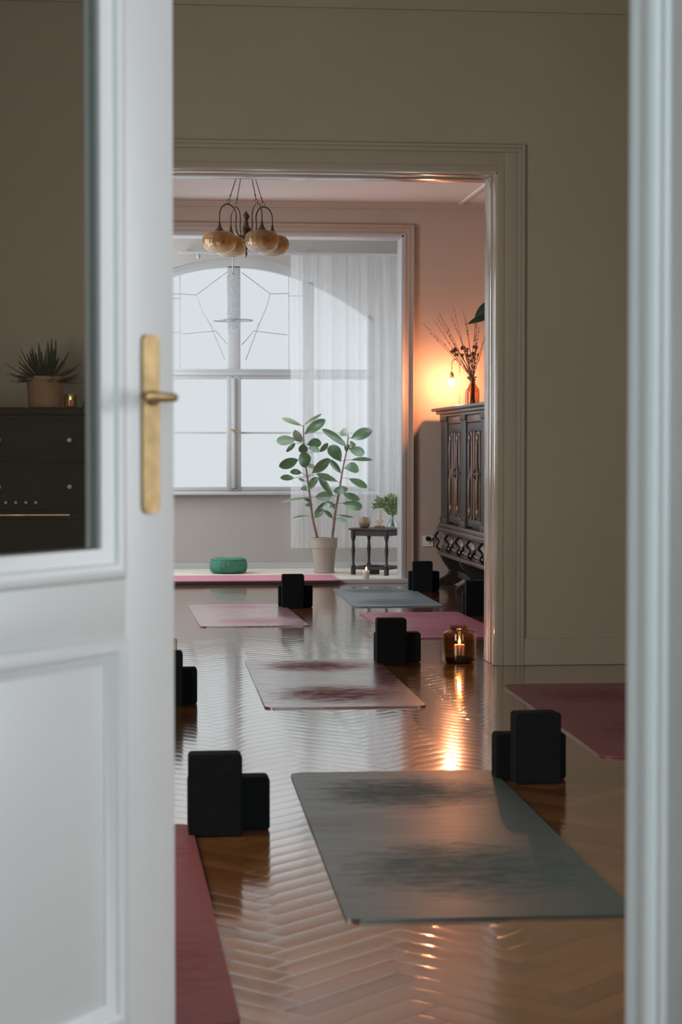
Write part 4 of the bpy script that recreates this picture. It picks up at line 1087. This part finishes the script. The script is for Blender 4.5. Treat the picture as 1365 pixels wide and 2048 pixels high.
# ---- dark potted plant near the opening
DY = 13.15; dp = thing('leafy_pot_plant', 'dark broad-leaved plant reaching in behind the opening above the cabinet', 'potted plant', (2.56, DY, ctop))
D0 = Vector((2.56, DY, ctop))
bm = bmesh.new(); lathe_shell(bm, [(0.05, 0.0), (0.056, 0.004), (0.072, 0.10), (0.078, 0.12)], 0.006, seg=28); link_mesh('pot', bm, M['terracotta'], dp, smooth=40)
bm = bmesh.new(); lathe(bm, [(0.0, 0.02), (0.052, 0.02), (0.068, 0.105), (0.0, 0.108)], seg=24); link_mesh('soil', bm, M['soil'], dp, smooth=40)
bm = bmesh.new(); bt = bmesh.new()
tube(bt, curve_pts([(0, 0, 0.10), (0.01, 0, 0.3), (-0.01, 0, 0.52), (0.0, 0, 0.66)], 5), 0.007, 8)
base = P(990, 631, DY)-D0
tube(bt, [(-0.004, 0, 0.42), base.lerp(Vector((0, 0, 0.45)), 0.5)+Vector((0, 0, 0.03)), base], 0.003, 6)
add_leaf(bm, base, P(936, 648, DY-0.03)-D0, 0.052, (0.2, -1, 0.9), droop=0.05, cup=0.2); add_leaf(bm, P(1000, 598, DY)-D0, P(950, 636, DY+0.02)-D0, 0.085, (0.1, -1, 0.25), droop=0.05)
tube(bt, [(-0.005, 0, 0.55), P(995, 600, DY)-D0], 0.003, 6)
for k in range(7):
    a_ = R(20+50*k); z_ = 0.35+0.05*k; bb = Vector((0, 0, z_)); add_leaf(bm, bb+Vector((math.cos(a_)*.03, math.sin(a_)*.03, .01)), bb+Vector((abs(math.cos(a_))*0.17, math.sin(a_)*0.16, 0.06)), 0.08, (0, 0.1, 1))
link_mesh('foliage', bm, M['leafdark'], dp, smooth=70); link_mesh('stem', bt, M['leafdark'], dp, smooth=60)

# ---- wall socket and cable
so = P(856, 1082, YC0)
ws = thing('wall_socket', 'small white wall socket with a dark plug left of the carved cabinet', 'socket', (so.x, YC0, so.z))
bm = bmesh.new(); tt = bmesh.new(); prism(tt, rounded_rect(0.08, 0.08, 0.01, 4), 0, 0.010); merge(bm, tt, Matrix.Rotation(R(90), 4, 'X')); lathe(bm, [(0.0, -0.013), (0.022, -0.013), (0.026, -0.009)], (0, 0, 0), 20, axis='y'); link_mesh('socket_plate', bm, M['plastic'], ws, smooth=35)
bm = bmesh.new(); lathe(bm, [(0.0, -0.050), (0.012, -0.048), (0.018, -0.03), (0.019, -0.0135), (0.0, -0.0135)], (0, 0, 0.018), 16, axis='y')
e1 = P(885, 1048, YC0-0.03)-so
tube(bm, curve_pts([(0, -0.045, 0.018), (0.03, -0.04, 0.012), (0.075, -0.03, 0.07), (e1.x, -0.03, e1.z), (e1.x+0.05, -0.02, e1.z+0.03), (e1.x+0.12, -0.015, e1.z+0.35), (e1.x+0.14, -0.012, CT-so.z-0.04)], 8), 0.0035, 6)
o = link_mesh('plug_and_cable', bm, M['black'], ws, smooth=50); o['label'] = 'black plug and cable'

# ------------------------------------------------------------------ seen through the door glass: black chest with plant
KX0, KX1, KY0, KY1 = -1.35, -0.11, 8.56, 9.02
kz_top = P(100, 815, KY0).z
ck = thing('chest_of_drawers', 'tall black chest of drawers seen through the door glass', 'chest of drawers', ((KX0+KX1)/2, (KY0+KY1)/2, 0))
kx, ky = (KX1-KX0)/2, (KY1-KY0)/2
bm = bmesh.new(); bbox(bm, -kx+0.01, kx-0.01, -ky+0.02, ky, 0.05, kz_top-0.03); link_mesh('chest_body', bm, M['black'], ck)
bm = bmesh.new(); bbox(bm, -kx, kx, -ky-0.005, ky, kz_top-0.03, kz_top, r=0.006); link_mesh('chest_top', bm, M['black'], ck, smooth=35)
zb = P(70, 1030, KY0).z
zrows = [(0.08, 0.38), (0.39, zb-0.02), (zb+0.02, zb+0.22), (zb+0.23, kz_top-0.05)]
for z0_, z1_ in zrows:
    for s in (-1, 1):
        bm = bmesh.new(); x0_, x1_ = (-kx+0.02, -0.005) if s < 0 else (0.005, kx-0.02)
        bbox(bm, x0_, x1_, -ky, -ky+0.03, z0_, z1_, r=0.005); dd = link_mesh('drawer', bm, M['black'], ck, smooth=35)
        for f_ in (0.25, 0.75):
            bm = bmesh.new(); lathe(bm, [(0.0, -0.026), (0.009, -0.024), (0.010, -0.016), (0.005, -0.010), (0.005, 0.0)], (x0_+(x1_-x0_)*f_, -ky, (z0_+z1_)/2), 12, axis='y'); link_mesh('knob', bm, M['lead'], dd, smooth=50)
bm = bmesh.new(); pa, pb = P(-60, 1030, KY0), P(140, 1030, KY0); lx = ck.location.x
bbox(bm, pa.x-lx, pb.x-lx, -ky-0.010, -ky+0.004, zb-0.004, zb+0.004, r=0.002); o = link_mesh('brass_strip', bm, M['brass'], ck); o['label'] = 'thin brass strip'
for k in range(4):
    pk = P(12+20*k, 1005, KY0); bm = bmesh.new(); lathe(bm, [(0.0, -0.022), (0.006, -0.02), (0.007, -0.014), (0.004, 0.0)], (pk.x-lx, -ky, pk.z), 10, axis='y'); link_mesh('small_peg', bm, M['lead'], ck, smooth=50)
pc = P(90, 812, 8.75)
ap = thing('aloe_pot', 'spiky plant in a brown pot on the black chest, behind the door glass', 'potted plant', (pc.x, 8.75, kz_top+0.0005))
bm = bmesh.new(); lathe_shell(bm, [(0.062, 0.0), (0.070, 0.004), (0.080, 0.12), (0.084, 0.124), (0.084, 0.138)], 0.007, seg=30); link_mesh('pot', bm, M['terracotta'], ap, smooth=40)
bm = bmesh.new(); lathe(bm, [(0.0, 0.02), (0.06, 0.02), (0.072, 0.125), (0.0, 0.128)], seg=24); link_mesh('soil', bm, M['soil'], ap, smooth=40)
bm = bmesh.new(); random.seed(9)
for k in range(90):
    a_ = random.uniform(0, 2*PI); el = R(random.uniform(-8, 82)); ln = random.uniform(0.10, 0.19)
    d = Vector((math.cos(a_)*math.cos(el)*0.95, math.sin(a_)*math.cos(el)*0.75, math.sin(el)*0.95)); b_ = Vector((math.cos(a_)*.02, math.sin(a_)*.02, 0.13))
    add_leaf(bm, b_, b_+d*ln, 0.017, d.cross(Vector((-d.y, d.x, 0.01))), droop=-0.08, n=6, cup=0.4)
link_mesh('spiky_leaves', bm, M['leafdark'], ap, smooth=60)
pc = P(141, 812, 8.72)
gl = thing('candle_glass', 'small glass with a pale gleam beside the spiky plant', 'candle holder', (pc.x, 8.72, kz_top+0.0005))
bm = bmesh.new(); lathe_shell(bm, [(0.022, 0.0), (0.028, 0.004), (0.031, 0.06)], 0.003, seg=20); link_mesh('glass_cup', bm, M['amber'], gl, smooth=40)
bm = bmesh.new(); lathe(bm, [(0.0, 0.005), (0.022, 0.005), (0.024, 0.035), (0.0, 0.035)], seg=20); link_mesh('candle', bm, M['wax'], gl, smooth=40)
link_mesh('flame', flame_mesh(0.036, 0.45), M['flame'], gl, smooth=60)
pc = P(181, 812, 8.74)
orn = thing('dark_ornament', 'small dark round ornament at the right end of the black chest', 'ornament', (pc.x, 8.74, kz_top+0.0005))
bm = bmesh.new(); lathe(bm, [(0.0, 0.0), (0.032, 0.0), (0.036, 0.01), (0.030, 0.03), (0.012, 0.045), (0.010, 0.055), (0.022, 0.066), (0.026, 0.080), (0.018, 0.094), (0.0, 0.100)], seg=24); link_mesh('ornament_body', bm, M['iron'], orn, smooth=50)
